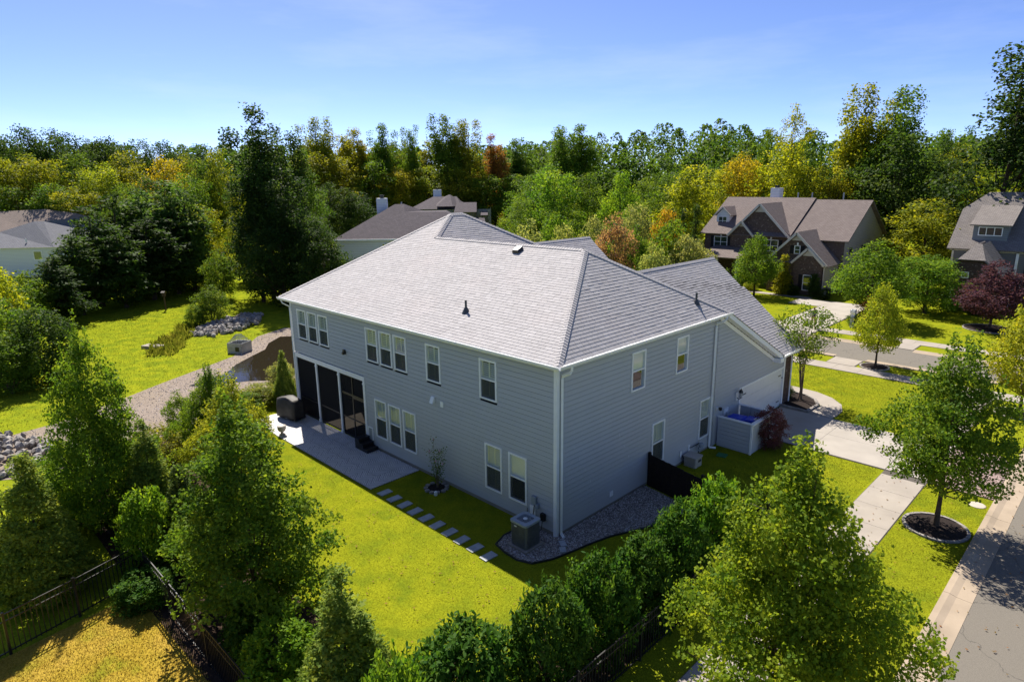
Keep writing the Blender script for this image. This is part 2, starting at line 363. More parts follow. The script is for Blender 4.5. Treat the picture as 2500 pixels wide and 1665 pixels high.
sheet('lawn', [(-17, -10.6), (5.3, -10.6), (6.4, -10.6), (6.4, 13.2), (0, 13.2), (0, 0), (-18, 0), (-22, -4), (-20, -9)], GZ + .004, 'lawn')
sheet('front_lawn', [(-20, 17), (10.2, 17), (10.2, 30), (-20, 30)], GZ + .004, 'lawn')
sheet('verge_lawn', [(6.5, -30), (10.2, -30), (10.2, 17), (6.5, 17)], GZ + .005, 'lawn')
sheet('far_lawn', [(-40, 35.2), (60, 35.2), (60, 56), (-40, 56)], GZ + .004, 'lawn')
sheet('dry_lawn', [(-7.0, -10.75), (-4.2, -10.75), (5.2, -10.75), (6, -30), (-9, -30), (-6.3, -15.5)], GZ + .008, 'lawn_dry')
sheet('planting_bed', [(-20, -10.9), (-7.2, -11.0), (5.2, -10.7), (5.2, 4.6), (4.2, 4.4), (3.9, -5), (3.3, -8.7), (-2.2, -7.7), (-7, -8.0), (-13, -6.5), (-16.5, -3.6), (-19.5, -4)], GZ + .012, 'soil')
sheet('road', [(10.8, -60), (17.5, -60), (17.5, 30), (80, 30), (80, 35.2), (-80, 35.2), (-80, 30), (10.8, 30)], GZ + .010, 'asphalt')

def slab_strip(name, rects, base_poly, mat, z=GZ + .014, th=.02, piece='slab'):
    o = sheet(name, base_poly, z, 'concrete_joint'); unit = MB().box(0, 1, 0, 1, 0, th).mesh(piece, mat)
    for (x0, x1, y0, y1) in rects:
        p = link_obj(piece, unit, o); p.location = (x0 + .006, y0 + .006, z - .002); p.scale = (x1 - x0 - .012, y1 - y0 - .012, 1)
    return o
slab_strip('sidewalk', [(6.42, 7.95, y, y + 1.55) for y in np.arange(-13.55, 12.8, 1.55)] + [(6.42, 7.95, y, y + 1.5) for y in np.arange(17.9, 26.8, 1.5)], [(6.40, -13.6), (7.97, -13.6), (7.97, 28.2), (6.40, 28.2)], 'concrete')
slab_strip('front_sidewalk', [(x, x + 1.5, 26.85, 28.25) for x in np.arange(-20, 6.2, 1.5)] + [(7.0, 10.0, 26.85, 28.25)], [(-20.2, 26.83), (10.1, 26.83), (10.1, 28.27), (-20.2, 28.27)], 'concrete', GZ + .018)
slab_strip('far_sidewalk', [(x, x + 1.5, 37.1, 38.5) for x in np.arange(-30, 30, 1.5)], [(-30.1, 37.08), (30.1, 37.08), (30.1, 38.52), (-30.1, 38.52)], 'concrete')
slab_strip('driveway', [(0.15, 3.3, 13.3, 15.6), (3.3, 6.4, 13.3, 15.6), (.15, 3.3, 15.6, 17.8), (3.3, 6.4, 15.6, 17.8), (6.42, 7.95, 13.3, 15.6), (6.42, 7.95, 15.6, 17.8)], [(.05, 13.25), (7.97, 13.25), (7.97, 17.85), (.05, 17.85)], 'concrete_light', GZ + .022)
slab_strip('front_ramp', [(-1.3, .4, 28.3, 30.0)], [(-1.35, 28.28), (.45, 28.28), (.45, 30.02), (-1.35, 30.02)], 'concrete', GZ + .020)
slab_strip('far_ramp', [(.9, 2.0, 35.2, 37.1)], [(.85, 35.2), (2.05, 35.2), (2.05, 37.1), (.85, 37.1)], 'concrete', GZ + .020)
slab_strip('neighbour_driveway', [(-8.6, -5.0, y, y + 3) for y in np.arange(35.2, 50, 3)] + [(-11.5, -8.6, 47.0, 50.0)], [(-8.7, 35.2), (-4.9, 35.2), (-4.9, 50.4), (-11.6, 50.4), (-11.6, 47), (-8.7, 47)], 'concrete_light', GZ + .024)
slab_strip('neighbour_path', [(x, x + 1.6, 50.2, 51.2) for x in np.arange(-22, -11.6, 1.6)], [(-22.1, 50.15), (-11.5, 50.15), (-11.5, 51.25), (-22.1, 51.25)], 'concrete', GZ + .028)
# curved walk from the driveway round to the front door
cw = [(2.9 + 0 * k, 17.9) for k in range(1)]
arc_o = [(2.75, 18.4), (2.72, 19.3), (2.35, 20.3), (1.6, 21.1), (.6, 21.6), (-.6, 21.75), (-6, 21.75)]; arc_i = [(1.55, 18.0), (1.6, 19.4), (1.2, 20.1), (.5, 20.6), (-.5, 20.75), (-6, 20.75)]
mb = MB(); mb.prism(([(2.7, 17.85)] + arc_o + arc_i[::-1] + [(1.5, 17.85)]), GZ, GZ + .035); tag(mb.build('curved_path', 'concrete'), kind='structure')
# kerb and gutter, rolled profile, as cast lengths
def kerb(name, x_or_y, a, b, axis, flip, step=3.05):
    prof = [(-.02, GZ - .02), (-.02, GZ + .07), (.14, GZ + .075), (.32, GZ + .03), (.70, GZ + .018), (.70, GZ - .02)]
    o = MB(); o.box(0, .01, 0, .01, 0, .001); root = empty(name); tag(root, kind='structure')
    p = a
    while p < b - .01:
        q = min(p + step, b) - .012; mb = MB(); i = 0
        ring = [[(x_or_y + flip * u, t, z) if axis == 'y' else (t, x_or_y + flip * u, z) for u, z in prof] for t in (p, q)]
        n = len(prof); mb.v = ring[0] + ring[1]
        for k in range(n): mb.f.append((k, (k + 1) % n, n + (k + 1) % n, n + k)); mb.mi.append(0)
        mb.f += [tuple(range(n - 1, -1, -1)), tuple(range(n, 2 * n))]; mb.mi += [0, 0]
        mb.build('kerb_length', 'concrete_warm', root); p += step
    return root
kerb('side_street_kerb', 10.15, -25, 27.5, 'y', 1); kerb('front_street_kerb', 29.95, -20, -1.4, 'x', 1); kerb('front_street_kerb', 29.95, .5, 10, 'x', 1); kerb('far_street_kerb', 35.25, -30, -8.8, 'x', -1); kerb('far_street_kerb', 35.25, -4.8, .8, 'x', -1); kerb('far_street_kerb', 35.25, 2.1, 30, 'x', -1)

# brick paver apron between pavement and kerb
apron = sheet('paver_apron', [(7.99, 13.15), (10.14, 13.15), (10.14, 18.0), (7.99, 18.0)], GZ + .014, 'concrete_joint')
unit = MB().box(0, .204, 0, .098, 0, .03).mesh('paver', 'paver'); rest = MB(); rest_t = []
bl = []
for j in range(47):
    for i in range(11):
        x = 8.0 + i * .21 - (j % 2) * .105; y = 13.17 + j * .103
        if x > 7.98 and x + .204 < 10.15: bl.append((x, y))
bl.sort(key=lambda p: math.hypot(p[0] - CAMP[0], p[1] - CAMP[1]))
for k, (x, y) in enumerate(bl):
    dz = R.uniform(-.004, .004)
    if k < 300:
        o = link_obj('paver', unit, apron); o.location = (x, y, GZ + .012 + dz); o.color = (R.random() * .9, 0, 0, 1)
    else:
        rest.box(x, x + .204, y, y + .098, GZ + .012 + dz, GZ + .042 + dz); rest_t += [R.random()] * 6
me = rest.mesh('pavers', 'paver'); a = me.attributes.new('tint', 'FLOAT', 'FACE'); a.data.foreach_set('value', rest_t)
o = link_obj('pavers', me, apron); o.color = (0, 0, 0, 1); tag(o, kind='stuff')

# pond with its gravel shore, left of the house
shore = [(-19.8, -13), (-23.5, -12.6), (-25.3, -11.6), (-25.7, -9.4), (-27.2, -6.4), (-29.0, -3.4), (-30.6, -.4), (-32.0, 2.2), (-34.4, 4.2), (-36.6, 6), (-38, 9), (-34, 11), (-28, 9), (-23.6, 5), (-21.4, 1.6), (-20.6, -1.2), (-19.4, -4.6), (-18.6, -8), (-18.5, -11)]
sheet('gravel_shore', shore, GZ + .010, 'pond_gravel')
pond = [(-27.2, -2.5), (-26.2, -1.9), (-25.5, .3), (-24.3, 1.7), (-24.6, 3.6), (-27.4, 6.4), (-30.6, 8.3), (-34, 8.7), (-35.2, 7.2), (-33.8, 5.6), (-32.2, 4.6), (-31.0, 3.0), (-29.7, 1.4), (-28.2, .2), (-27.6, -1.2)]
sheet('pond_water', pond, GZ + .016, 'water')

# ------------------------------------------------------------------ main house
house = empty('grey_house', (0, 0, 0), 0, 'two storey blue grey lap sided house with light grey hip roof in the centre', 'house')
PY, PX, ZE = .515, .83, 6.1
def solid(name, boxes, mat, parent=house):
    mb = MB()
    for b in boxes: mb.box(*b)
    return mb.build(name, mat, parent)
# sheathing set back behind the siding (rear wall y=0, side wall x=0)
wall_rear = solid('rear_wall', [(-11.5, -.15, .13, .30, -.3, 5.98), (-17.95, -11.5, .13, .3, 3.1, 5.98)], 'dark_interior')
wall_side = solid('side_wall', [(-.30, -.13, .13, 10.7, -.3, 5.98)], 'dark_interior')
gw = MB(); gw.v = [(x, y, z) for x in (-.30, -.13) for y, z in ((10.7, -.3), (18.95, -.3), (18.95, 2.75), (16.9, 2.8), (10.9, 5.9), (10.7, 5.98))]
gw.f = [tuple(range(5, -1, -1)), tuple(range(6, 12))] + [(k, (k + 1) % 6, 6 + (k + 1) % 6, 6 + k) for k in range(6)]; gw.mi = [0] * 8
wall_garage = gw.build('garage_wall', 'dark_interior', house)
solid('far_wall', [(-18.0, -17.8, 3.3, 15.2, -.3, 5.98), (-18.0, -9.3, 15.0, 15.2, -.3, 5.98)], 'siding')
fw = MB()
for a, b in (((-.02, 18.9), (-9.5, 18.9)), ((-9.5, 18.9), (-9.5, 15.2)), ((-9.3, 16.6), (-14.6, 16.6))):
    pts = [(*a, -.3), (*b, -.3), (*b, 3.0), (*a, 3.0)]; fw.face(pts, planar_uv(pts))
pts = [(-.02, 18.9, 3.0), (-9.5, 18.9, 3.0), (-4.74, 18.9, 7.1)]; fw.face(pts, planar_uv(pts))
fw.build('front_brick_wall', 'brick_dark', house)
# foundation strip
solid('foundation', [(-11.5, -.02, .012, .13, -.3, .07), (-.13, -.012, .1, 18.2, -.3, .02)], 'concrete')

def siding_unit(h=.159):
    mb = MB(); p = [(-.024, 0), (-.004, h), (.012, h), (.012, 0)]
    mb.v = [(x, y, z) for x in (0, 1) for y, z in p]
    mb.f = [(0, 4, 5, 1), (1, 5, 6, 2), (3, 7, 4, 0), (0, 1, 2, 3), (7, 6, 5, 4)]; mb.mi = [0] * 5
    return mb.mesh('siding_board', 'siding')
SID = siding_unit(); EXPO = .178
def side_boards(parent, length_fn, holes, z0, z1, place, maxlen=6.2):
    k = 0; z = z0
    while z < z1 - .02:
        a, b = length_fn(z)
        if b - a > .05:
            iv = [(a, b)]
            for (h0, h1, hz0, hz1) in holes:
                if hz0 < z + EXPO * .6 and hz1 > z + EXPO * .4:
                    iv = [seg for s0, s1 in iv for seg in ((s0, min(s1, h0)), (max(s0, h1), s1)) if seg[1] - seg[0] > .01]
            for s0, s1 in iv:
                off = (k * 2.33) % maxlen; cuts = [s0]; c = math.floor((s0 - a - off) / maxlen) * maxlen + a + off
                while c < s1 - .4:
                    if c > s0 + .4: cuts.append(c)
                    c += maxlen
                cuts.append(s1)
                for c0, c1 in zip(cuts, cuts[1:]):
                    o = link_obj('siding_board', SID, parent); place(o, c0, z); o.scale = (c1 - c0 - .003, 1, 1)
        z += EXPO; k += 1

WIN_R = [(-17.33, 4.07, 1.505), (-16.285, 4.07, 1.505), (-15.24, 4.07, 1.505), (-11.10, 4.07, 1.505), (-10.05, 4.07, 1.505), (-9.0, 4.07, 1.505), (-6.82, 4.07, 1.505), (-3.68, 4.07, 1.505),
         (-10.71, .59, 1.8), (-9.65, .59, 1.8), (-8.59, .59, 1.8), (-3.48, .59, 1.8), (-2.24, .59, 1.8)]
WIN_S = [(4.13, 4.07, 1.505), (7.22, 4.07, 1.505), (5.68, .59, 1.8), (9.38, .59, 1.8)]
holes_r = [(x, x + .9, z, z + h) for x, z, h in WIN_R] + [(-18.1, -11.5, -.3, 3.2)]
holes_s = [(y, y + .9, z, z + h) for y, z, h in WIN_S]
def pl_r(o, a, z): o.location = (a, 0, z)
def pl_s(o, a, z): o.location = (0, a, z); o.rotation_euler = (0, 0, math.pi / 2)
side_boards(wall_rear, lambda z: (-17.9, -.10), holes_r, .06, 5.96, pl_r, 7.3)
side_boards(wall_side, lambda z: (.10, 10.62), holes_s, .02, 5.96, pl_s, 7.3)
side_boards(wall_garage, lambda z: (10.66, min(18.05, 10.9 + max(0, (5.86 - z - .1) / PY) if z > 2.6 else 18.05)), [(13.2, 18.05, -.3, 2.0)], -.16, 5.8, pl_s, 9)

# corner boards, porch surround, frieze
solid('corner_board', [(-.11, .002, -.032, -.002, -.1, 5.95), (.003, .032, -.034, .1, -.1, 5.95)], 'white_trim')
solid('corner_board', [(-18.02, -17.9, -.034, .1, 3.25, 5.95)], 'white_trim')
solid('corner_board', [(-.1, .034, 18.06, 18.22, -.25, 2.75)], 'white_trim')
bw = MB(); pts = [(.02, 18.22, -.25), (.02, 18.95, -.25), (.02, 18.95, 2.75), (.02, 18.22, 2.75)]; bw.face(pts, planar_uv(pts)); pts = [(.02, 18.95, -.25), (-.3, 18.95, -.25), (-.3, 18.95, 2.75), (.02, 18.95, 2.75)]; bw.face(pts, planar_uv(pts))
bw.build('brick_pier', 'brick_dark', house)

# ---- windows
def win_meshes(h, w=.9):
    d = {}
    f = MB(); t = .075
    for b in ((-w / 2, -w / 2 + t, -.045, .11, 0, h), (w / 2 - t, w / 2, -.045, .11, 0, h), (-w / 2 + t, w / 2 - t, -.045, .11, h - t, h), (-w / 2 + t, w / 2 - t, -.055, .11, 0, t * .8)): f.box(*b)
    f.box(-w / 2 + t, w / 2 - t, -.02, .03, h / 2 - .025, h / 2 + .03)
    d['frame'] = f.mesh('window', 'white_trim')
    for nm, a, b, y in (('up', h / 2, h - t, .004), ('lo', t * .8, h / 2, .022)):
        p = MB(); p.face([(-w / 2 + t, y, a), (w / 2 - t, y, a), (w / 2 - t, y, b), (-w / 2 + t, y, b)]); d['pane_' + nm] = p.mesh('pane', 'glass')
    s = MB(); s.face([(-w / 2 + t, -.008, t * .8), (w / 2 - t, -.008, t * .8), (w / 2 - t, -.008, h / 2 - .025), (-w / 2 + t, -.008, h / 2 - .025)]); d['screen'] = s.mesh('insect_screen', 'screen')
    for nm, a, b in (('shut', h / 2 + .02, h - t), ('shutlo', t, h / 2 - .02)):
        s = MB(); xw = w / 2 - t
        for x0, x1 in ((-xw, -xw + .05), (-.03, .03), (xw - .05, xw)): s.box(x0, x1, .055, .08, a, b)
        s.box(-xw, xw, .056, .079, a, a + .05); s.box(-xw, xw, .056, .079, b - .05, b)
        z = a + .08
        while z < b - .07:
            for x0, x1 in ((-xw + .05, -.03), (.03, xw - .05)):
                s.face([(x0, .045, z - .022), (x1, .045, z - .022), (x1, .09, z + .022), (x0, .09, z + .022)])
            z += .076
        d[nm] = s.mesh('shutter', 'shutter_lawn_tint')
    s = MB(); s.box(-w / 2 + t, w / 2 - t, .06, .07, h / 2, h - t); d['blind'] = s.mesh('blind', 'blind_white')
    s = MB(); s.box(-w / 2 + t, w / 2 - t, .06, .07, h * .35, h - t); d['blind_long'] = s.mesh('blind', 'blind_white')
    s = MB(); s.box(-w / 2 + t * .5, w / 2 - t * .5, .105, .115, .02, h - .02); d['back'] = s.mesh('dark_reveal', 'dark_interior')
    return d
WM = {1.505: win_meshes(1.505), 1.8: win_meshes(1.8)}
def window(h, loc, rz, kind):
    d = WM[h]; o = link_obj('window', d['frame'], house); o.location = loc; o.rotation_euler = (0, 0, rz)
    for k, nm in (('back', 'dark_reveal'), ('pane_up', 'pane'), ('pane_lo', 'pane')): link_obj(nm, d[k], o)
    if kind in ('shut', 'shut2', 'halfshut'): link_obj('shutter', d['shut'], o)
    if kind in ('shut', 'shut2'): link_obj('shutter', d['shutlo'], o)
    if kind == 'blind': link_obj('blind', d['blind'], o)
    if kind == 'blindlo': link_obj('blind', d['blind_long'], o)
    if kind not in ('shut2', 'clear', 'blindx'): link_obj('insect_screen', d['screen'], o)
    if kind == 'blindx': link_obj('blind', d['blind'], o)
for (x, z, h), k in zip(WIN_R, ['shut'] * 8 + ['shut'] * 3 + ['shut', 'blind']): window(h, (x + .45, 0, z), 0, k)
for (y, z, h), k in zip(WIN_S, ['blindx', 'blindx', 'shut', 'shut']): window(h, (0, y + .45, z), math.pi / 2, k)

# ---- screened porch in the rear left corner
solid('porch_side_wall', [(-18.0, -17.88, .1, 3.3, -.2, 3.2)], 'dark_interior'); solid('porch_floor', [(-17.95, -11.5, .13, 3.2, -.3, -.06)], 'concrete'); solid('porch_back_wall', [(-17.95, -11.5, 3.2, 3.3, -.06, 3.2), (-11.55, -11.5, .3, 3.2, -.06, 3.2)], 'stucco_grey')
solid('porch_header', [(-18.03, -11.42, -.05, .12, 3.0, 3.22)], 'white_trim')
for x, w in ((-17.93, .20), (-15.82, .13), (-13.69, .13), (-11.5, .15)):
    solid('porch_post', [(x - w / 2, x + w / 2, -.045, .1, -.1, 3.0), (x - w / 2 - .025, x + w / 2 + .025, -.07, .12, -.1, .06), (x - w / 2 - .02, x + w / 2 + .02, -.06, .11, 2.82, 2.9)], 'white_trim')
bays = [(-17.83, -15.885), (-15.755, -13.755), (-13.625, -11.575)]
for i, (a, b) in enumerate(bays):
    f = MB()
    for q in ((a, a + .05, .01, .05, -.06, 3.0), (b - .05, b, .01, .05, -.06, 3.0), (a, b, .012, .048, 2.94, 3.0), (a, b, .012, .048, -.06, .02), (a, b, .012, .048, .82, .87)): f.box(*q)
    if i == 2:
        m_ = (a + b) / 2
        for q in ((m_ - .03, m_ + .03, .008, .052, -.06, 3.0), (a, b, .006, .054, 2.0, 2.09), (m_, b, -.004, .05, 1.93, 2.0)): f.box(*q)
    fr = f.build('screen_frame', 'black_metal', house)
    s = MB(); s.face([(a, .03, -.05), (b, .03, -.05), (b, .03, 3.0), (a, .03, 3.0)]); s.build('insect_screen', 'porch_screen', fr)
# steps, pet door, wall fixtures
for k in range(3):
    solid('entry_step', [(-11.62 + k * .32, -11.30 + k * .32 + .02, -.62, -.05, GZ - .02, .42 - k * .17), (-11.64 + k * .32, -11.28 + k * .32, -.65, -.04, .42 - k * .17, .45 - k * .17)], 'black_metal')
f = MB()
for q in ((-11.36, -11.31, -.05, 0, .2, .9), (-11.04, -10.99, -.05, 0, .2, .9), (-11.31, -11.04, -.05, 0, .85, .9), (-11.31, -11.04, -.05, 0, .2, .26)): f.box(*q)
pd = f.build('pet_door', 'white_trim', house); solid('flap', [(-11.31, -11.04, -.03, -.02, .26, .85)], 'utility_grey', pd)
f = MB(); f.box(-13.02, -12.86, -.10, -.02, 4.02, 4.22); f.box(-13.0, -12.88, -.16, -.10, 4.0, 4.12); f.build('wall_light', 'black_metal', house)
v = MB(); v.v = [(-6.55, -.02, 3.2), (-6.35, -.02, 3.2), (-6.35, -.02, 3.46), (-6.55, -.02, 3.46), (-6.55, -.16, 3.2), (-6.35, -.16, 3.2), (-6.35, -.06, 3.46), (-6.55, -.06, 3.46)]
v.f = [(4, 5, 6, 7), (0, 4, 7, 3), (1, 2, 6, 5), (3, 7, 6, 2), (0, 1, 5, 4)]; v.mi = [0] * 5; v.build('dryer_vent', 'white_trim', house)
solid('outlet_cover', [(-5.98, -5.80, -.06, -.02, 3.15, 3.38)], 'white_trim')
solid('disconnect_box', [(-1.05, -.85, -.12, -.02, .82, 1.12)], 'utility_grey'); solid('meter_socket', [(-.86, -.74, -.13, -.02, .72, .88)], 'ac_top')
solid('cover_plate', [(-1.18, -.92, -.05, -.02, .38, .72)], 'white_trim'); solid('junction_box', [(-.62, -.46, -.14, -.02, .36, .62)], 'black_metal')
c_ = MB(); c_.tube([(-.95, -.06, .85), (-.95, -.12, .5), (-.85, -.3, .3), (-.62, -.68, .25)], .018, 6); c_.tube([(-.54, -.1, .4), (-.5, -.2, .1), (-.4, -.5, .05), (-.3, -.7, .15)], .014, 6); c_.tube([(-1.3, -.06, .55), (-1.28, -.08, .1)], .012, 6); c_.build('conduit', 'black_metal', house)
solid('vent_plate', [(.02, .05, 2.95, 3.15, .3, .5)], 'white_trim')
for y, z in ((7.88, .38), (8.55, .45)): solid('outlet_plate', [(.02, .05, y, y + .12, z - .1, z + .16)], 'white_trim')
c_ = MB(); c_.tube([(.05, 8.0, .35), (.12, 8.05, .2), (.2, 8.15, .1)], .014, 6); c_.tube([(.05, 8.62, .48), (.12, 8.7, .5), (.12, 9.3, .5), (.12, 9.3, -.1)], .02, 6); c_.build('conduit', 'black_metal', house)
gmtr = MB(); gmtr.lathe([(.09, 0), (.11, .03), (.11, .16), (.08, .2)], 12, (.2, 9.35, .32)); gmtr.tube([(.2, 9.1, .5), (.2, 9.1, .25), (.2, 9.35, .22), (.2, 9.55, .22), (.05, 9.55, .22)], .025, 8); gmtr.build('gas_meter', 'utility_grey', house)
f = MB(); f.box(.02, .08, 10.83, 10.93, 1.6, 1.72); f.build('flood_mount', 'white_trim', house); f = MB(); f.lathe([(.03, 0), (.07, .03), (.08, .12), (.06, .16)], 10, (.18, 10.97, 1.56)); f.build('flood_light', 'black_metal', house)
solid('breaker_box', [(.02, .14, 11.75, 12.05, .85, 1.25)], 'utility_grey'); solid('cover_plate', [(.02, .06, 11.6, 12.0, 1.12, 1.45)], 'white_trim')
# garage door with its panels and hinges
gd = MB(); gd.box(-.1, -.02, 13.2, 18.05, -.2, 1.98); gdo = gd.build('garage_door', 'garage_door', house)
for j in range(4): solid('door_section', [(-.02, -.006, 13.21, 18.04, -.19 + j * .54, -.19 + j * .54 + .532)], 'garage_door', gdo)
for y, z in ((17.5, 1.62), (17.5, .2), (13.5, 1.62)): solid('strap_hinge', [(-.004, .012, y, y + .32, z, z + .045)], 'black_metal', gdo)
solid('door_pull', [(-.004, .03, 17.93, 18.0, 1.45, 1.5)], 'black_metal', gdo)
solid('door_casing', [(-.02, .036, 13.08, 13.2, -.2, 2.08), (-.02, .036, 13.2, 18.05, 1.98, 2.08)], 'white_trim')
# wall lantern beside the garage door
ln = MB(); ln.box(.02, .05, 12.72, 12.92, 1.55, 1.95); lo_ = ln.build('lantern_plate', 'white_trim', house)
l2 = MB(); l2.tube([(.05, 12.82, 1.68), (.14, 12.82, 1.62), (.22, 12.82, 1.7)], .018, 6); l2.lathe([(.03, 1.70), (.075, 1.73), (.075, 1.745)], 6, (.22, 12.82, 0)); l2.lathe([(.115, 1.97), (.09, 2.06), (.02, 2.13), (.012, 2.18)], 6, (.22, 12.82, 0)); l2.build('lantern', 'black_metal', lo_)
l3 = MB(); l3.lathe([(.07, 1.745), (.1, 1.97)], 6, (.22, 12.82, 0)); l3.build('lantern_glass', 'lamp_glass', lo_)

# ---- roof
E_ = .35
A = (-3.14, 5.28, 9.0); B = (-12.5, 5.28, 9.0); P = (-13.7, 7.22, 10.0); Q = (-13.7, 8.1, 10.0)
roof_polys = {
    'rear': [(-18.4, -.35, ZE), (.35, -.35, ZE), A, B, P], 'side': [(.35, -.35, ZE), (.35, 10.9, ZE), A],
    'upper': [(-9.0, 10.9, ZE), (-9.0, 15.45, ZE), Q, P, B], 'wing': [(-9.4, 13.0, ZE), (-9.4, 16.8, ZE), (-12.0, 16.8, 8.25), (-12.0, 10.9, 8.25)],
    'garage': [(.42, 16.9, 3.0), (.42, 19.1, 3.0), (-2.9, 19.1, 5.80), (-2.9, 18.85, 5.80), (-4.74, 18.85, 7.33), (-4.74, 8.5, 7.33)]}
hidden = [[(-18.4, 15.45, ZE), (-18.4, -.35, ZE), P, Q], [(-9, 15.45, ZE), (-18.4, 15.45, ZE), Q], [A, (.35, 10.9, ZE), (.35, 17.0, 2.96), (-9.0, 17.0, 2.96), (-9.0, 10.9, ZE), B],
          [(-4.74, 8.5, 7.33), (-4.74, 18.85, 7.33), (-9.9, 18.85, 3.0), (-9.9, 16.9, 3.0)], [(-12, 10.9, 8.25), (-12, 16.8, 8.25), (-14.6, 16.8, ZE), (-14.6, 13, ZE)]]
rb = MB()
for p in list(roof_polys.values()) + hidden: rb.face(p)
roof = rb.build('roof', 'roof_under', house)
TW, TH = .305, .147
def tab_faces(w, t0=.014, t1=.003):
    h = TH + .03
    return [[(0, 0, t0), (w, 0, t0), (w, h, t1), (0, h, t1)], [(0, 0, -.002), (w, 0, -.002), (w, 0, t0), (0, 0, t0)], [(0, h, t1), (0, h, 0), (0, 0, -.002), (0, 0, t0)], [(w, 0, t0), (w, 0, -.002), (w, h, 0), (w, h, t1)]]
um = MB()
for fc in tab_faces(TW - .008): um.face(fc)
TAB = um.mesh('shingle', 'shingle')
at = TAB.attributes.new('tint', 'FLOAT', 'FACE'); at.data.foreach_set('value', [0.0] * 4)
cand = []; srest = MB(); stint = []
for key, poly in roof_polys.items():
    p = [Vector(q) for q in poly]; n = Vector((0, 0, 0))
    for i in range(len(p)): n += p[i].cross(p[(i + 1) % len(p)])
    n.normalize(); n = n if n.z > 0 else -n
    u = Vector((0, 0, 1)).cross(n).normalized(); v = n.cross(u)
    o0 = p[0]; p2 = [((q - o0).dot(u), (q - o0).dot(v)) for q in p]
    vmax = max(b for a, b in p2); i = 0
    while i * TH < vmax - .02:
        v0 = i * TH; vm = v0 + TH * .5; xs = []
        for k in range(len(p2)):
            (a0, b0), (a1, b1) = p2[k], p2[(k + 1) % len(p2)]
            if (b0 <= vm) != (b1 <= vm): xs.append(a0 + (a1 - a0) * (vm - b0) / (b1 - b0))
        xs.sort()
        for u0, u1 in zip(xs[::2], xs[1::2]):
            x = u0 - R.uniform(0, TW)
            while x < u1:
                a, b = max(x, u0), min(x + TW - .008, u1)
                if b - a > .03:
                    c3 = o0 + u * a + v * v0; full = (b - a) > TW - .012
                    tint = min(1, max(0, R.gauss(.5, .15))); dt = R.uniform(-.003, .004)
                    rec = (np.linalg.norm(np.array(c3) - CAMP), c3, b - a, u, v, n, tint, full and key in ('rear', 'side'), dt)
                    cand.append(rec)
                x += TW
        i += 1
cand.sort(key=lambda r: r[0]); cnt = 0
for d, c3, w, u, v, n, tint, ok, dt in cand:
    Mx = Matrix(((u.x, v.x, n.x, c3.x), (u.y, v.y, n.y, c3.y), (u.z, v.z, n.z, c3.z), (0, 0, 0, 1)))
    if ok and cnt < 300:
        o = link_obj('shingle', TAB, roof); o.matrix_local = Mx; o.color = (tint, 0, 0, 1); cnt += 1
    else:
        for fc in tab_faces(w, .014 + dt):
            srest.face([Mx @ Vector(q) for q in fc]); stint.append(tint)
me = srest.mesh('shingles', 'shingle'); at = me.attributes.new('tint', 'FLOAT', 'FACE'); at.data.foreach_set('value', stint)
o = link_obj('shingles', me, roof); o.color = (0, 0, 0, 1); tag(o, kind='stuff')
def caps(p0, p1, n1, n2, w=.155, step=.145):
    p0, p1 = Vector(p0), Vector(p1); d = (p1 - p0); L = d.length; d.normalize(); n1, n2 = Vector(n1).normalized(), Vector(n2).normalized()
    s1 = n1.cross(d); s2 = d.cross(n2)
    nm = (n1 + n2).normalized()
    s1 = s1 if s1.dot(n2) < 0 or s1.dot(nm) <= 0 else -s1; s2 = s2 if s2.dot(nm) <= 0 else -s2
    if s1.dot(nm) > 0: s1 = -s1
    mb = MB(); ln_ = step + .05
    lo = nm * .045; hi = nm * .026; e = d * ln_
    for s_ in (s1, s2):
        a, b, c, f_ = lo, lo + s_ * w, hi + e + s_ * w, hi + e
        mb.face([a, b, c, f_]); mb.face([lo - nm * .02, lo + s_ * w - nm * .02, lo + s_ * w, lo]); mb.face([b, b - nm * .02, c - nm * .02, c])
    me = mb.mesh('ridge_cap', 'shingle'); at = me.attributes.new('tint', 'FLOAT', 'FACE'); at.data.foreach_set('value', [0.0] * 6)
    k = 0
    while k * step < L - .1:
        o = link_obj('ridge_cap', me, roof); o.location = p0 + d * (k * step); o.color = (min(1, max(0, R.gauss(.55, .15))), 0, 0, 1); k += 1
NR, NS, NF = (0, -PY, 1), (PX, 0, 1), (0, PY, 1)
caps((.35, -.35, ZE), A, NR, NS); caps((.35, 10.9, ZE), A, NS, NF); caps(A, B, NR, NF); caps(B, P, NR, NS); caps((-18.4, -.35, ZE), P, NR, (-PX, 0, 1), step=.19); caps(P, Q, NS, (-PX, 0, 1)); caps((-9.5, 14.9, 6.55), Q, NS, (0, .53, 1), step=.19); caps((-4.74, 18.85, 7.33), (-4.74, 9.4, 7.33), NS, (-PX, 0, 1), step=.19); caps((-12, 16.8, 8.25), (-12, 11.0, 8.25), NS, (-PX, 0, 1), step=.2)
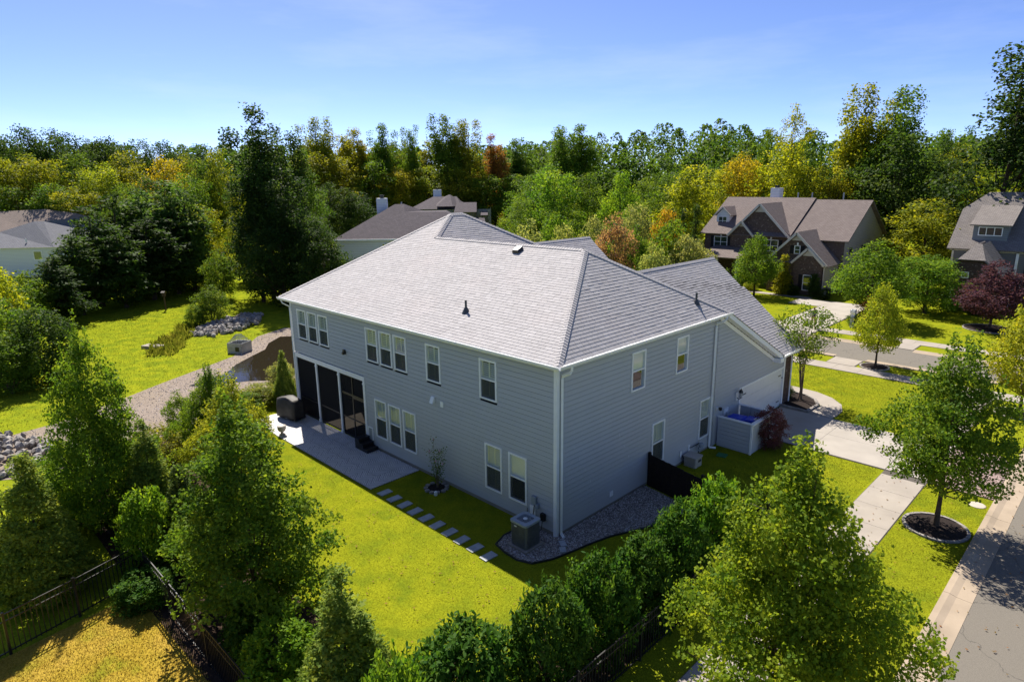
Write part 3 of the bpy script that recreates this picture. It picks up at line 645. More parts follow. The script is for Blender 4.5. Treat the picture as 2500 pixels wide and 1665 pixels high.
# pipe vents and box vent on the roof
def pipe_vent(p):
    v_ = MB(); v_.lathe([(.17, -.08), (.12, .02), (.07, .12), (.055, .14)], 12, p); v_.tube([(p[0], p[1], p[2] + .1), (p[0], p[1], p[2] + .42)], .045, 10); v_.build('pipe_vent', 'vent_lead', roof)
pipe_vent((-5.55, 1.05, 6.86)); pipe_vent((-.32, 9.16, 6.68))
bv = MB(); bv.v = [(-6.6, 4.65, 8.70), (-6.2, 4.65, 8.70), (-6.2, 4.95, 8.86), (-6.6, 4.95, 8.86), (-6.55, 4.62, 8.84), (-6.25, 4.62, 8.84), (-6.25, 4.92, 8.99), (-6.55, 4.92, 8.99)]
bv.f = [(4, 5, 6, 7), (0, 1, 5, 4), (1, 2, 6, 5), (2, 3, 7, 6), (3, 0, 4, 7)]; bv.mi = [0] * 5; bv.build('box_vent', 'black_metal', roof)
# soffits, fascia, gutters, rake
solid('soffit', [(-18.35, .3, -.33, -.02, 5.93, 5.96), (.02, .33, -.3, 10.88, 5.931, 5.961), (.02, .4, 17.0, 19.05, 2.80, 2.83), (-18.35, -17.95, -.3, 15.4, 5.932, 5.962)], 'white_trim')
def gutter(p0, p1, out):
    p0, p1, out = Vector(p0), Vector(p1), Vector(out); prof = [(0, 0), (0, -.13), (.075, -.13), (.115, -.07), (.125, 0), (.11, 0), (.07, -.10), (.012, -.10), (.012, 0)]
    mb = MB(); n = len(prof); mb.v = [tuple(p + out * a + Vector((0, 0, b))) for p in (p0, p1) for a, b in prof]
    for k in range(n): mb.f.append((k, (k + 1) % n, n + (k + 1) % n, n + k)); mb.mi.append(0)
    mb.f += [tuple(range(n)), tuple(range(2 * n - 1, n - 1, -1))]; mb.mi += [0, 0]; return mb.build('gutter', 'white_trim', house)
gutter((-18.5, -.35, ZE - .005), (.465, -.35, ZE - .005), (0, -1, 0)); gutter((.35, -.345, ZE - .006), (.35, 11.0, ZE - .006), (1, 0, 0)); gutter((.43, 16.95, 2.99), (.43, 19.15, 2.99), (1, 0, 0))
def downspout(path, r=.045):
    mb = MB()
    mb.tube(path, r, 4); mb.build('downspout', 'white_trim', house)
downspout([(.41, .25, 5.97), (.41, .25, 5.85), (.36, .22, 5.75), (.10, .17, 5.62), (.085, .165, 5.5), (.085, .165, .12), (.10, .15, .02), (.28, .08, -.04)], .055)
downspout([(.41, 10.55, 5.97), (.41, 10.5, 5.86), (.34, 10.4, 5.76), (.10, 10.3, 5.66), (.085, 10.28, 5.5), (.085, 10.28, .05), (.10, 10.32, -.02), (.3, 10.5, -.05)], .055)
downspout([(-18.2, -.40, 5.97), (-18.15, -.34, 5.8), (-17.96, -.09, 5.62), (-17.96, -.08, 5.5), (-17.97, -.09, -.05)], .035)
downspout([(.48, 18.75, 2.87), (.4, 18.78, 2.78), (.10, 18.9, 2.6), (.08, 18.92, 2.4), (.08, 18.92, -.1)], .045)
rk = MB(); rk.beam((.36, 10.86, 5.98), (.36, 17.0, 2.84), .03, .2, (0, .46, .89)); rk.build('rake_board', 'white_trim', house)
rk = MB(); rk.beam((.2, 10.86, 5.88), (.2, 16.95, 2.745), .30, .02, (0, .46, .89)); rk.build('rake_soffit', 'white_trim', house)
rk = MB(); rk.beam((.035, 10.75, 5.80), (.035, 16.75, 2.71), .03, .17, (0, .46, .89)); rk.build('frieze_board', 'white_trim', house)
rk = MB(); rk.beam((.37, 10.86, 6.105), (.37, 17.0, 2.965), .05, .025, (0, .46, .89)); rk.build('drip_edge', 'black_metal', house)
solid('eave_return', [(.0, .42, 16.6, 17.02, 2.62, 2.84)], 'white_trim')

# ------------------------------------------------------------------ things round the house
patio = sheet('patio', [(-18.6, -2.45), (-7.6, -2.45), (-7.6, -.03), (-18.6, -.03)], GZ + .016, 'concrete_joint')
unit = MB().box(0, .788, 0, .788, 0, .03).mesh('slab', 'patio_slab')
for i in range(14):
    for j in range(3):
        o = link_obj('slab', unit, patio); o.location = (-18.59 + i * .785 + .004, -2.43 + j * .8, GZ + .010 + R.uniform(-.002, .002)); o.scale = (.985, 1, 1)
ORD = ['first', 'second', 'third', 'fourth', 'fifth', 'sixth', 'seventh', 'eighth', 'ninth', 'tenth']
for k in range(10):
    x = -6.97 + k * .685
    mb = MB(); mb.prism([(-.165, -.265), (.165, -.265), (.17, .255), (-.16, .265)], 0, .05)
    o = mb.build('stepping_stone', 'step_stone', None, (x, -2.19 - (k % 2) * .015 - (.022 * k), GZ - .012), R.uniform(-.04, .04))
    tag(o, f'grey rectangular stepping stone, {ORD[k]} in the row counted from the patio', 'stone', 'stepping stones beside the house')

# gravel bed with its edging and loose stones
gb = [(-1.15, -1.75), (-.6, -1.88), (0, -1.92), (.5, -1.72), (.8, -1.1), (.98, -.3), (1.12, .5), (1.32, 1.3), (1.75, 2.3), (2.15, 3.4), (2.45, 4.9), (.02, 5.3), (.02, -.02), (-1.0, -.02), (-1.35, -.5), (-1.35, -1.2)]
sheet('gravel_bed', gb, GZ + .020, 'gravel')
ed = MB(); ed.tube([(p[0], p[1], GZ + .03) for p in gb[14:] + gb[:11]], .035, 6); tag(ed.build('bed_edging', 'black_metal'), 'thin black edging strip curving round the gravel bed by the air conditioner', 'edging')
def in_poly(x, y, poly):
    c = np.zeros(x.shape, bool); j = len(poly) - 1
    for i in range(len(poly)):
        xi, yi = poly[i]; xj, yj = poly[j]
        if yi != yj: c ^= ((yi > y) != (yj > y)) & (x < (xj - xi) * (y - yi) / (yj - yi) + xi)
        j = i
    return c
def pebbles(name, poly, n, size, z, seed, avoid=None):
    g = np.random.default_rng(seed); xs = [p[0] for p in poly]; ys = [p[1] for p in poly]
    x = g.uniform(min(xs), max(xs), n * 3); y = g.uniform(min(ys), max(ys), n * 3); k = in_poly(x, y, poly); k = k & ~in_poly(x, y, avoid) if avoid else k; x, y = x[k][:n], y[k][:n]; n = len(x)
    oc = np.array([(1, 0, 0), (0, 1, 0), (-1, 0, 0), (0, -1, 0), (0, 0, 1)], float); tri = np.array([(0, 1, 4), (1, 2, 4), (2, 3, 4), (3, 0, 4)])
    sc = g.uniform(.5, 1.2, (n, 1, 3)) * size; ang = g.uniform(0, 6.28, n); ca, sa = np.cos(ang), np.sin(ang)
    V = oc[None] * sc * np.array([1, 1, .8]); X = V[..., 0] * ca[:, None] - V[..., 1] * sa[:, None]; Y = V[..., 0] * sa[:, None] + V[..., 1] * ca[:, None]
    V = np.stack([X + x[:, None], Y + y[:, None], V[..., 2] + z], -1) + g.normal(0, size * .12, (n, 5, 3))
    T = V[:, tri, :].reshape(-1, 3, 3); return link_obj(name, np_mesh(name, T, 3, 'pebble', np.repeat(g.random(n), 4)))
tag(pebbles('loose_gravel', gb, 7500, .034, GZ + .02, 3), 'loose grey and white pebbles along the house corner', 'gravel', kind='stuff')
tag(pebbles('shore_gravel', shore, 9000, .06, GZ - .01, 4, pond), 'coarse tan stones on the pond shore', 'gravel', kind='stuff')
# splash blocks under the downspout
for k, (x, y, rz, w) in enumerate([(.48, -.22, -.6, .34), (.72, -.50, -.75, .30)]):
    mb = MB(); mb.prism([(-w / 2, -.1), (w / 2, -.1), (w / 2, .1), (-w / 2, .1)], 0, .06)
    tag(mb.build('splash_block', 'step_stone', None, (x, y, GZ + .02), rz), ['grey flat block directly under the corner downspout', 'pale flat block at the gravel edge below the corner downspout'][k], 'block')

# air conditioner
ac = empty('air_conditioner', (-.43, -1.06, GZ + .02), .0, 'square grey outdoor air conditioning unit with top fan on the gravel bed', 'air conditioner')
def rrect(w, r, n=4):
    return [(sx * (w / 2 - r) + r * math.cos(a), sy * (w / 2 - r) + r * math.sin(a)) for (sx, sy, a0) in ((1, 1, 0), (-1, 1, 90), (-1, -1, 180), (1, -1, 270)) for a in [math.radians(a0 + 90 * i / n) for i in range(n + 1)]]
MB().prism([(-.44, -.44), (.44, -.44), (.44, .44), (-.44, .44)], 0, .06).build('pad', 'concrete', ac)
MB().prism(rrect(.68, .07), .06, .90).build('cabinet', 'ac_grey', ac)
lv = MB()
for s_ in range(4):
    a = s_ * math.pi / 2
    for k in range(12):
        x = -.285 + k * .052; lv.beam((x * math.cos(a) + .352 * math.sin(a), x * math.sin(a) - .352 * math.cos(a), .1), (x * math.cos(a) + .352 * math.sin(a), x * math.sin(a) - .352 * math.cos(a), .86), .016, .03, (math.sin(a), -math.cos(a), 0))
lv.build('louver_panel', 'ac_grey', ac)
tp = MB(); o_, i_ = rrect(.76, .1, 6), 28; n = len(o_)
ring = [(.29 * math.cos(math.atan2(p[1], p[0])), .29 * math.sin(math.atan2(p[1], p[0]))) for p in o_]
tp.v = [(p[0], p[1], z) for z in (.88, .95) for p in o_] + [(p[0], p[1], .96) for p in ring] + [(p[0], p[1], .82) for p in ring]
for k in range(n):
    j = (k + 1) % n; tp.f += [(k, j, n + j, n + k), (n + k, n + j, 2 * n + j, 2 * n + k), (2 * n + k, 2 * n + j, 3 * n + j, 3 * n + k)]; tp.mi += [0] * 3
tp.f.append(tuple(range(3 * n, 4 * n))); tp.mi.append(0); tp.build('top_cover', 'ac_top', ac)
fg = MB()
for rr in (.08, .13, .18, .23, .28): fg.tube([(rr * math.cos(a), rr * math.sin(a), .955) for a in np.linspace(0, 2 * math.pi, 25)], .004, 4, False)
for k in range(12): a = k * math.pi / 6; fg.tube([(.06 * math.cos(a), .06 * math.sin(a), .957), (.29 * math.cos(a), .29 * math.sin(a), .957)], .004, 4)
fg.build('fan_guard', 'ac_top', ac); MB().lathe([(.075, .94), (.075, .965), (.05, .975)], 16).build('fan_hub', 'paper_white', ac)
fb = MB()
for k in range(3):
    a = k * 2.094; fb.face([(.05 * math.cos(a), .05 * math.sin(a), .88), (.27 * math.cos(a - .35), .27 * math.sin(a - .35), .86), (.27 * math.cos(a + .35), .27 * math.sin(a + .35), .90)])
fb.build('fan_blades', 'ac_grey', ac); MB().bbox((-.1, -.375, .80), (.11, .012, .04)).build('name_plate', 'paper_white', ac)

# side-yard utility cabinet, valve lid
gen = empty('utility_cabinet', (.42, 8.3, GZ), 0, 'small beige ventilated utility cabinet on the ground behind the dark wooden fence', 'cabinet')
MB().prism(rrect(.56, .05), 0, .40).build('cabinet', 'utility_beige', gen); MB().prism(rrect(.62, .06), .40, .46).build('lid', 'utility_beige', gen); MB().bbox((.285, .06, .27), (.012, .22, .1)).build('vent', 'black_metal', gen)
o = MB().prism(rrect(.42, .04), 0, .03).build('valve_lid', 'sign_green', None, (.85, 10.05, GZ), .2); tag(o, 'flat green valve box lid in the grass beside the bin enclosure', 'lid')

# bin enclosure
enc = empty('bin_enclosure', (0, 0, 0), 0, 'low grey sided bin enclosure with white cap rails against the garage wall', 'enclosure')
for nm, f0, f1, rz in (('near', (.12, 10.95), (1.68, 10.95), 0), ('outer', (1.7, 10.97), (1.7, 13.15), math.pi / 2)):
    L = math.hypot(f1[0] - f0[0], f1[1] - f0[1]); w_ = MB()
    (w_.box(f0[0], f1[0], 10.97, 11.03, -.25, 1.26) if rz == 0 else w_.box(1.62, 1.68, 11.0, 13.15, -.25, 1.26)); wo_ = w_.build('fence_wall', 'siding', enc)
    for k in range(8):
        o = link_obj('siding_board', SID, wo_); o.location = (f0[0], f0[1], -.2 + k * EXPO); o.rotation_euler = (0, 0, rz); o.scale = (L, 1, 1)
MB().box(.12, 1.66, 13.1, 13.16, -.25, 1.26).build('fence_wall', 'siding', enc)
for b in ((.05, 1.78, 10.92, 11.06, 1.262, 1.31), (1.60, 1.78, 11.06, 13.2, 1.264, 1.31), (.05, 1.60, 13.06, 13.2, 1.263, 1.31)): MB().box(*b).build('cap_rail', 'white_trim', enc)
MB().box(1.66, 1.74, 10.90, 10.97, -.25, 1.26).build('corner_post', 'white_trim', enc)
for x in (.55, 1.05): MB().box(x, x + .09, 13.0, 13.1, -.2, 1.25).build('stud', 'siding', enc)
def bin_(loc, rz, label):
    b = empty('wheelie_bin', loc, rz, label, 'bin', 'bins in the enclosure', (1.08, 1.08, 1.13)); m_ = MB(); n = 4
    m_.v = [(-.24, -.26, .08), (.24, -.26, .08), (.24, .24, .08), (-.24, .24, .08), (-.29, -.33, .98), (.29, -.33, .98), (.29, .33, .98), (-.29, .33, .98)]
    m_.f = [(3, 2, 1, 0), (0, 1, 5, 4), (1, 2, 6, 5), (2, 3, 7, 6), (3, 0, 4, 7)]; m_.mi = [0] * 5; m_.build('body', 'bin_blue', b)
    l_ = MB(); l_.v = [(-.31, -.36, .98), (.31, -.36, .98), (.31, .36, .98), (-.31, .36, .98), (-.29, -.32, 1.03), (.29, -.32, 1.03), (.29, .3, 1.08), (-.29, .3, 1.08)]
    l_.f = [(4, 5, 6, 7), (0, 1, 5, 4), (1, 2, 6, 5), (2, 3, 7, 6), (3, 0, 4, 7)]; l_.mi = [0] * 5; lid = l_.build('lid', 'bin_blue', b)
    MB().tube([(-.25, .4, 1.0), (.25, .4, 1.0)], .02, 8).build('handle', 'bin_blue', b)
    for sx in (-1, 1): MB().tube([(sx * .22, .27, .1), (sx * .28, .27, .1)], .1, 14).build('wheel', 'black_metal', b)
    return lid
lid = bin_((1.2, 12.25, GZ), -1.5, 'bright blue bin with a white label on its lid, nearer the enclosure outer side')
lb = MB(); z0 = lambda y: 1.03 + (y + .32) * .0806 + .006
lb.face([(-.14, .02, z0(.02)), (.14, .02, z0(.02)), (.14, .22, z0(.22)), (-.14, .22, z0(.22))]); lb.build('label', 'paper_white', lid)
lb = MB()
for k in range(3): y = .06 + k * .05; lb.face([(-.1, y, z0(y) + .003), (.1 - .03 * k, y, z0(y) + .003), (.1 - .03 * k, y + .02, z0(y + .02) + .003), (-.1, y + .02, z0(y + .02) + .003)])
lb.build('label_print', 'dark_interior', lid)
bin_((.5, 12.0, GZ), -1.6, 'darker blue bin with a bare lid, next to the garage wall inside the enclosure')

# wooden side fence
wf = empty('wooden_fence', (0, 0, GZ), 0, 'dark stained wooden board fence running out from the house side wall', 'fence')
for k in range(34):
    x = .12 + k * .152; y = 5.42 - .155 * x
    if x > 5.2: break
    h = 1.36 - .05 * x + R.uniform(-.012, .012); mb = MB(); mb.v = [(x, y - .012, 0), (x + .142, y - .034, 0), (x + .142, y - .01, 0), (x, y + .012, 0), (x, y - .012, h), (x + .142, y - .034, h), (x + .142, y - .01, h), (x, y + .012, h)]
    mb.f = [(3, 2, 1, 0), (4, 5, 6, 7), (0, 1, 5, 4), (1, 2, 6, 5), (2, 3, 7, 6), (3, 0, 4, 7)]; mb.mi = [0] * 6; mb.build('board', 'dark_wood', wf)
for z in (.25, 1.1): MB().beam((.1, 5.46, z), (5.25, 4.66, z - .02), .04, .08).build('rail', 'dark_wood', wf)
for x in (.1, 2.6, 5.2): MB().bbox((x, 5.48 - .155 * x, .7), (.1, .1, 1.4)).build('post', 'dark_wood', wf)

# black metal fences
PK = MB().box(-.009, .009, -.009, .009, .06, 1.16).mesh('picket', 'black_metal'); PT = MB().box(-.028, .028, -.028, .028, 0, 1.22).box(-.035, .035, -.035, .035, 1.22, 1.25).mesh('post', 'black_metal')
def metal_fence(pts, label, h_step=2.35):
    r = empty('metal_fence', (pts[0][0], pts[0][1], GZ), 0, label, 'fence')
    for (x0, y0), (x1, y1) in zip(pts, pts[1:]):
        L = math.hypot(x1 - x0, y1 - y0); ux, uy = (x1 - x0) / L, (y1 - y0) / L; ox, oy = x0 - pts[0][0], y0 - pts[0][1]; n = max(1, round(L / h_step)); rz = math.atan2(uy, ux)
        for k in range(n + 1): p = link_obj('post', PT, r); p.location = (ox + ux * L * k / n, oy + uy * L * k / n, 0); p.rotation_euler = (0, 0, rz)
        for z in (.12, .98, 1.18): MB().beam((ox, oy, z), (ox + ux * L, oy + uy * L, z), .028, .03).build('rail', 'black_metal', r)
        m_ = int(L / .115)
        for k in range(1, m_): p = link_obj('picket', PK, r); p.location = (ox + ux * L * k / m_, oy + uy * L * k / m_, 0); p.rotation_euler = (0, 0, rz)
metal_fence([(-7.45, -10.66), (5.35, -10.60)], 'black metal picket fence running from the left corner towards the bottom edge')
metal_fence([(-7.55, -10.75), (-6.98, -12.45), (-6.52, -14.1), (-6.1, -15.8)], 'black metal picket fence at the bottom left over the dry grass')
metal_fence([(5.35, -10.4), (5.36, 4.55)], 'black metal picket fence behind the laurel hedge beside the pavement')
metal_fence([(-15.2, -12.1), (-14.95, -13.1), (-14.7, -14.4)], 'short length of black metal fence at the left edge behind the conifer')

# grill, planter, rose bed, ornaments
gr = empty('covered_grill', (-17.35, -.85, GZ + .02), .15, 'barbecue grill under a black and tan fabric cover on the patio', 'grill')
cvm = bpy.data.meshes.new('cover'); bm = bmesh.new(); bmesh.ops.create_cube(bm, size=1); bmesh.ops.subdivide_edges(bm, edges=bm.edges[:], cuts=5, use_grid_fill=True)
g_ = np.random.default_rng(5)
for v_ in bm.verts:
    x, y, z = v_.co; top = z > .2; fl = 1 + .06 * math.sin(9 * x + 4 * y) * (z < .4); v_.co = (x * 1.5 * (1 - .14 * max(0, z) * abs(x)) * fl, y * .66 * (1 - .5 * max(0, z)) * fl, .64 + z * 1.05 + (.05 * math.cos(5 * x) if top else 0) - (.12 * abs(x) if z > .45 else 0) + g_.normal(0, .008))
bm.to_mesh(cvm); bm.free(); cvm.polygons.foreach_set('use_smooth', [True] * len(cvm.polygons)); link_obj('cover', cvm, gr, 'grill_cover')
for x in (-.6, .6):
    for y in (-.22, .22): MB().tube([(x, y - .025, .06), (x, y + .025, .06)], .06, 12).build('wheel', 'utility_grey', gr)
MB().beam((-.7, -.3, .14), (.7, -.3, .14), .03, .03).build('base_rail', 'utility_grey', gr)
pl = empty('garden_urn', (-15.6, -2.2, GZ + .02), 0, 'pale footed garden urn at the far left patio edge', 'urn', None, (.75, .75, .8))
MB().lathe([(.2, 0), (.2, .05), (.09, .1), (.08, .18), (.2, .26), (.27, .42), (.25, .5), (.29, .54), (.29, .57)], 20).build('bowl', 'planter_white', pl, smooth=True); MB().lathe([(.25, .55), (.1, .56)], 16).build('earth', 'soil', pl)
ub = empty('patio_railing', (-16.9, -2.9, GZ), 0, 'thin pale metal railing left of the covered grill', 'railing'); rl = MB(); rl.tube([(-.9, .2, .75), (.9, -.1, .75)], .018, 6); rl.build('rail', 'utility_grey', ub)
for x in (-.9, 0, .9): MB().tube([(x, .05 - .165 * x, 0), (x, .05 - .165 * x, .75)], .015, 6).build('post', 'utility_grey', ub)
rb_ = empty('rose_ring', (-5.8, -.55, GZ), 0, 'ring of pale edging stones round the rose bush against the rear wall', 'edging')
MB().lathe([(.40, .0), (.38, .035)], 20).build('mulch', 'mulch', rb_)
for k in range(11):
    a = k * 2 * math.pi / 11; o = MB().prism(rrect(.17, .04, 2), 0, .07).build('stone', 'stone_edge', rb_, (.42 * math.cos(a), .42 * math.sin(a), 0), a)
cup = empty('solar_light', (-5.35, -.95, GZ), 0, 'small white jar shaped light standing by the rose ring', 'light'); MB().lathe([(.055, 0), (.07, .03), (.07, .15), (.05, .18)], 14).build('jar', 'paper_white', cup)

# ------------------------------------------------------------------ stones at the pond
ROCKS = []
for k in range(5):
    g_ = np.random.default_rng(40 + k); bm = bmesh.new(); bmesh.ops.create_icosphere(bm, subdivisions=1, radius=.5)
    for v_ in bm.verts: v_.co = Vector((v_.co.x * g_.uniform(.8, 1.3), v_.co.y * g_.uniform(.7, 1.1), v_.co.z * g_.uniform(.5, .85)))
    me = bpy.data.meshes.new('rock'); bm.to_mesh(me); bm.free(); me.materials.append(M['rock']); ROCKS.append(me)
def rock_pile(loc, poly, n, size, hgt, label, seed):
    r = empty('rock_pile', (*loc, GZ), 0, label, 'rocks'); g_ = np.random.default_rng(seed); xs = [p[0] for p in poly]; ys = [p[1] for p in poly]; k = 0
    cx, cy_ = np.mean(xs), np.mean(ys)
    while k < n:
        x, y = g_.uniform(min(xs), max(xs)), g_.uniform(min(ys), max(ys))
        if in_poly(np.array([x]), np.array([y]), poly)[0]:
            o = link_obj('rock', ROCKS[k % 5], r); s_ = size * g_.uniform(.55, 1.35); d = math.hypot(x - cx, y - cy_)
            o.location = (x - loc[0], y - loc[1], max(.05, hgt * (1 - d / 3.5)) * g_.uniform(.3, 1) + .1); o.scale = (s_, s_, s_); o.rotation_euler = tuple(g_.uniform(0, 6, 3)); k += 1
rock_pile((-41.5, 5), [(-38.8, 3.4), (-41.2, 2.4), (-43.4, 4.4), (-45.6, 8.6), (-44.4, 10), (-41.2, 8.2), (-39.6, 6)], 290, .46, .45, 'heap of pale grey riprap boulders on the far bank above the pond', 1)
rock_pile((-22, -12), [(-19.6, -11.4), (-21.8, -10.2), (-25.5, -11.4), (-26.5, -14.5), (-21, -15.5), (-19.4, -13.4)], 260, .42, .3, 'riprap boulders spread along the shore at the left edge', 2)
dr = empty('drain_box', (-33.0, 3.1, GZ), .55, 'square concrete storm drain box with metal grate at the pond edge', 'drain', None, (.62, .62, .72))
d_ = MB(); d_.box(-.95, .95, -.95, -.78, -.1, 1.0); d_.box(-.95, .95, .78, .95, -.1, 1.02); d_.box(-.95, -.78, -.78, .78, -.1, 1.01); d_.box(.78, .95, -.78, .78, -.1, 1.01); d_.build('box_wall', 'concrete_drain', dr)
MB().box(-.78, .78, -.78, .78, 0, .2).build('sump', 'dark_interior', dr); MB().box(.1, .6, -.97, -.95, .2, .65).build('orifice', 'black_metal', dr)
gg = MB(); P0 = [(-.9, -.9, 1.02), (.9, -.9, 1.02), (.9, .9, 1.02), (-.9, .9, 1.02)]; AP = [(-.25, -.25, 1.75), (.25, -.25, 1.75), (.25, .25, 1.75), (-.25, .25, 1.75)]
for k in range(4):
    a, b, c, d = map(Vector, (P0[k], P0[(k + 1) % 4], AP[k], AP[(k + 1) % 4]))
    for i in range(7): tt = i / 6; gg.tube([a.lerp(b, tt), c.lerp(d, tt)], .018, 4)
    for tt in (0, .33, .66, 1): gg.tube([a.lerp(c, tt), b.lerp(d, tt)], .018, 4)
gg.build('grate', 'utility_grey', dr)
o = MB().prism([(-.8, -.35), (.8, -.35), (.8, .35), (-.8, .35)], 0, .22).build('concrete_slab', 'concrete', None, (-38.85, -.9, GZ), .5); tag(o, 'low pale concrete slab lying in the grass above the pond', 'slab')
for k, (x, y, lab) in enumerate([(-54.1, 4.8, 'birdhouse on a wooden post in the meadow, nearer one'), (-63.5, 13.9, 'birdhouse on a wooden post in the meadow, farther one by the big dark trees')]):
    b = empty('birdhouse_post', (x, y, GZ), .6, lab, 'birdhouse', 'birdhouses in the meadow'); MB().box(-.05, .05, -.05, .05, 0, 1.4).build('post', 'meadow_post', b)
    MB().box(-.13, .13, -.13, .13, 1.35, 1.72).build('house', 'meadow_post', b); rr = MB(); rr.face([(-.2, -.2, 1.72), (.2, -.2, 1.72), (.2, 0, 1.86), (-.2, 0, 1.86)]); rr.face([(-.2, 0, 1.86), (.2, 0, 1.86), (.2, .2, 1.72), (-.2, .2, 1.72)]); rr.build('roof', 'stone_edge', b)

# street name sign near the bottom right corner
sg = empty('street_sign', (11.33, -2.32, GZ), .27, 'green street name sign in a dark frame at the bottom right corner', 'sign')
MB().tube([(.5, 0, 0), (.5, 0, 2.45)], .035, 10).build('post', 'black_metal', sg); MB().box(-.45, .55, -.012, .012, 2.16, 2.40).build('blade', 'sign_green', sg)
f = MB()
for q in ((-.5, .6, -.035, .035, 2.40, 2.46), (-.5, .6, -.03, .03, 2.10, 2.16), (-.5, -.45, -.03, .03, 2.16, 2.40), (.55, .6, -.03, .03, 2.16, 2.40)): f.box(*q)
f.build('frame', 'black_metal', sg)
o = MB().lathe([(.27, 0), (.27, .02), (.25, .03)], 18).build('utility_cover', 'utility_beige', None, (9.75, 12.35, GZ)); tag(o, 'small round pale utility cover in the verge by the brick pavers', 'cover')

# ring beds under the street trees
def ring_bed(x, y, r, label, n=26, mat='stone_edge'):
    b = empty('tree_ring', (x, y, GZ), 0, label, 'edging'); MB().lathe([(r, 0), (r, .03), (r * .4, .10)], 28).build('mulch', 'mulch', b)
    w = 2 * math.pi * r / n * .95; m_ = MB().prism([(-.05, -w / 2), (.05, -w / 2), (.055, w / 2), (-.045, w / 2)], 0, .065).mesh('edging_stone', mat)
    for k in range(n): a = 2 * math.pi * k / n; o = link_obj('edging_stone', m_, b); o.location = (r * math.cos(a), r * math.sin(a), R.uniform(0, .012)); o.rotation_euler = (0, 0, a)
ring_bed(9.05, 9.5, .95, 'stone ring of dark mulch round the street tree beside the kerb on the right'); ring_bed(1.35, 29.1, .8, 'stone ring round the small street tree before the front road', 20); ring_bed(4.5, 46.3, 1.7, 'stone edged mulch circle under the purple leaved tree', 30); ring_bed(9.2, 24.8, .9, 'mulch ring under the street tree at the right edge', 20)
be = empty('shrub_bed', (0, 0, GZ), 0, 'mulch bed edged with stone blocks at the garage corner', 'bed'); bp = [(.05, 18.0), (1.45, 17.9), (1.5, 19.3), (1.1, 20.0), (.4, 20.5), (-.6, 20.6), (-.6, 19.1), (.05, 19.1)]
MB().prism(bp, 0, .06).build('mulch', 'mulch', be)
for a, b in zip(bp[:6], bp[1:6]):
    L = math.hypot(b[0] - a[0], b[1] - a[1]); n = max(1, round(L / .35))
    for k in range(n): t0, t1 = k / n, (k + .94) / n; MB().beam((a[0] + (b[0] - a[0]) * t0, a[1] + (b[1] - a[1]) * t0, .06), (a[0] + (b[0] - a[0]) * t1, a[1] + (b[1] - a[1]) * t1, .06), .14, .14).build('edging_stone', 'stone_edge', be)

# ------------------------------------------------------------------ neighbouring houses
def hface(mb, pts, o=(0, 0, 0)):
    q = [(p[0] - o[0], p[1] - o[1], p[2] - o[2]) for p in pts]; mb.face(q, planar_uv(pts))
def hpart(name, polys, mat, root, thick=0):
    mb = MB(); o = root.location if not root.rotation_euler.z else (0, 0, root.location.z)
    for p in polys: hface(mb, p, o)
    ob = mb.build(name, mat, root)
    if thick:
        md = ob.modifiers.new('thickness', 'SOLIDIFY'); md.thickness = thick; md.offset = -1
    return ob
def hbox(name, b, mat, root):
    o = root.location if not root.rotation_euler.z else (0, 0, root.location.z)
    return MB().box(b[0] - o[0], b[1] - o[0], b[2] - o[1], b[3] - o[1], b[4] - o[2], b[5] - o[2]).build(name, mat, root)
def hwindow(root, x0, x1, z0, z1, y, nx=2, ny=2, trim='white_trim', shutters=True, key=True):
    o = root.location if not root.rotation_euler.z else (0, 0, root.location.z); f = MB(); t = .07
    X = lambda a: a - o[0]; y = y - o[1]; Zz = lambda a: a - o[2]
    for q in ((x0, x0 + t, z0, z1), (x1 - t, x1, z0, z1), (x0 + t, x1 - t, z1 - t, z1), (x0 + t, x1 - t, z0, z0 + t)): f.box(X(q[0]), X(q[1]), y - .06, y, Zz(q[2]), Zz(q[3]))
    for k in range(1, nx): xc = x0 + (x1 - x0) * k / nx; f.box(X(xc - .03), X(xc + .03), y - .05, y, Zz(z0 + t), Zz(z1 - t))
    for k in range(1, ny): zc = z0 + (z1 - z0) * k / ny; f.box(X(x0 + t), X(x1 - t), y - .045, y, Zz(zc - .025), Zz(zc + .025))
    w = f.build('window', trim, root)
    for k in range(nx):
        a, b = x0 + t + (x1 - x0 - 2 * t) * k / nx, x0 + t + (x1 - x0 - 2 * t) * (k + 1) / nx
        MB().box(X(a), X(b), y - .028, y - .02, Zz(z0 + t), Zz(z1 - t)).build('pane', 'glass_house', w)
    MB().box(X(x0 + .02), X(x1 - .02), y - .012, y - .004, Zz(z0 + .02), Zz(z1 - .02)).build('curtain', 'utility_grey', w)
    if shutters:
        for a in (x0 - .42, x1 + .06): MB().box(X(a), X(a + .36), y - .05, y - .002, Zz(z0), Zz(z1)).build('shutter', 'dark_shutter', root)
    if key: xc = (x0 + x1) / 2; k_ = MB(); k_.prism([(X(xc) - .07, y - .05), (X(xc) + .07, y - .05), (X(xc) + .09, y - .01), (X(xc) - .09, y - .01)], Zz(z1 + .03), Zz(z1 + .3)); k_.build('keystone', 'white_trim', root)
def gable_trim(root, pts, w=.22):
    o = root.location; mb = MB()
    for a, b in zip(pts, pts[1:]): mb.beam((a[0] - o[0], a[1] - o[1], a[2] - o[2]), (b[0] - o[0], b[1] - o[1], b[2] - o[2]), .08, w, (0, 0, 1))
    mb.build('rake_trim', 'cream_trim', root)

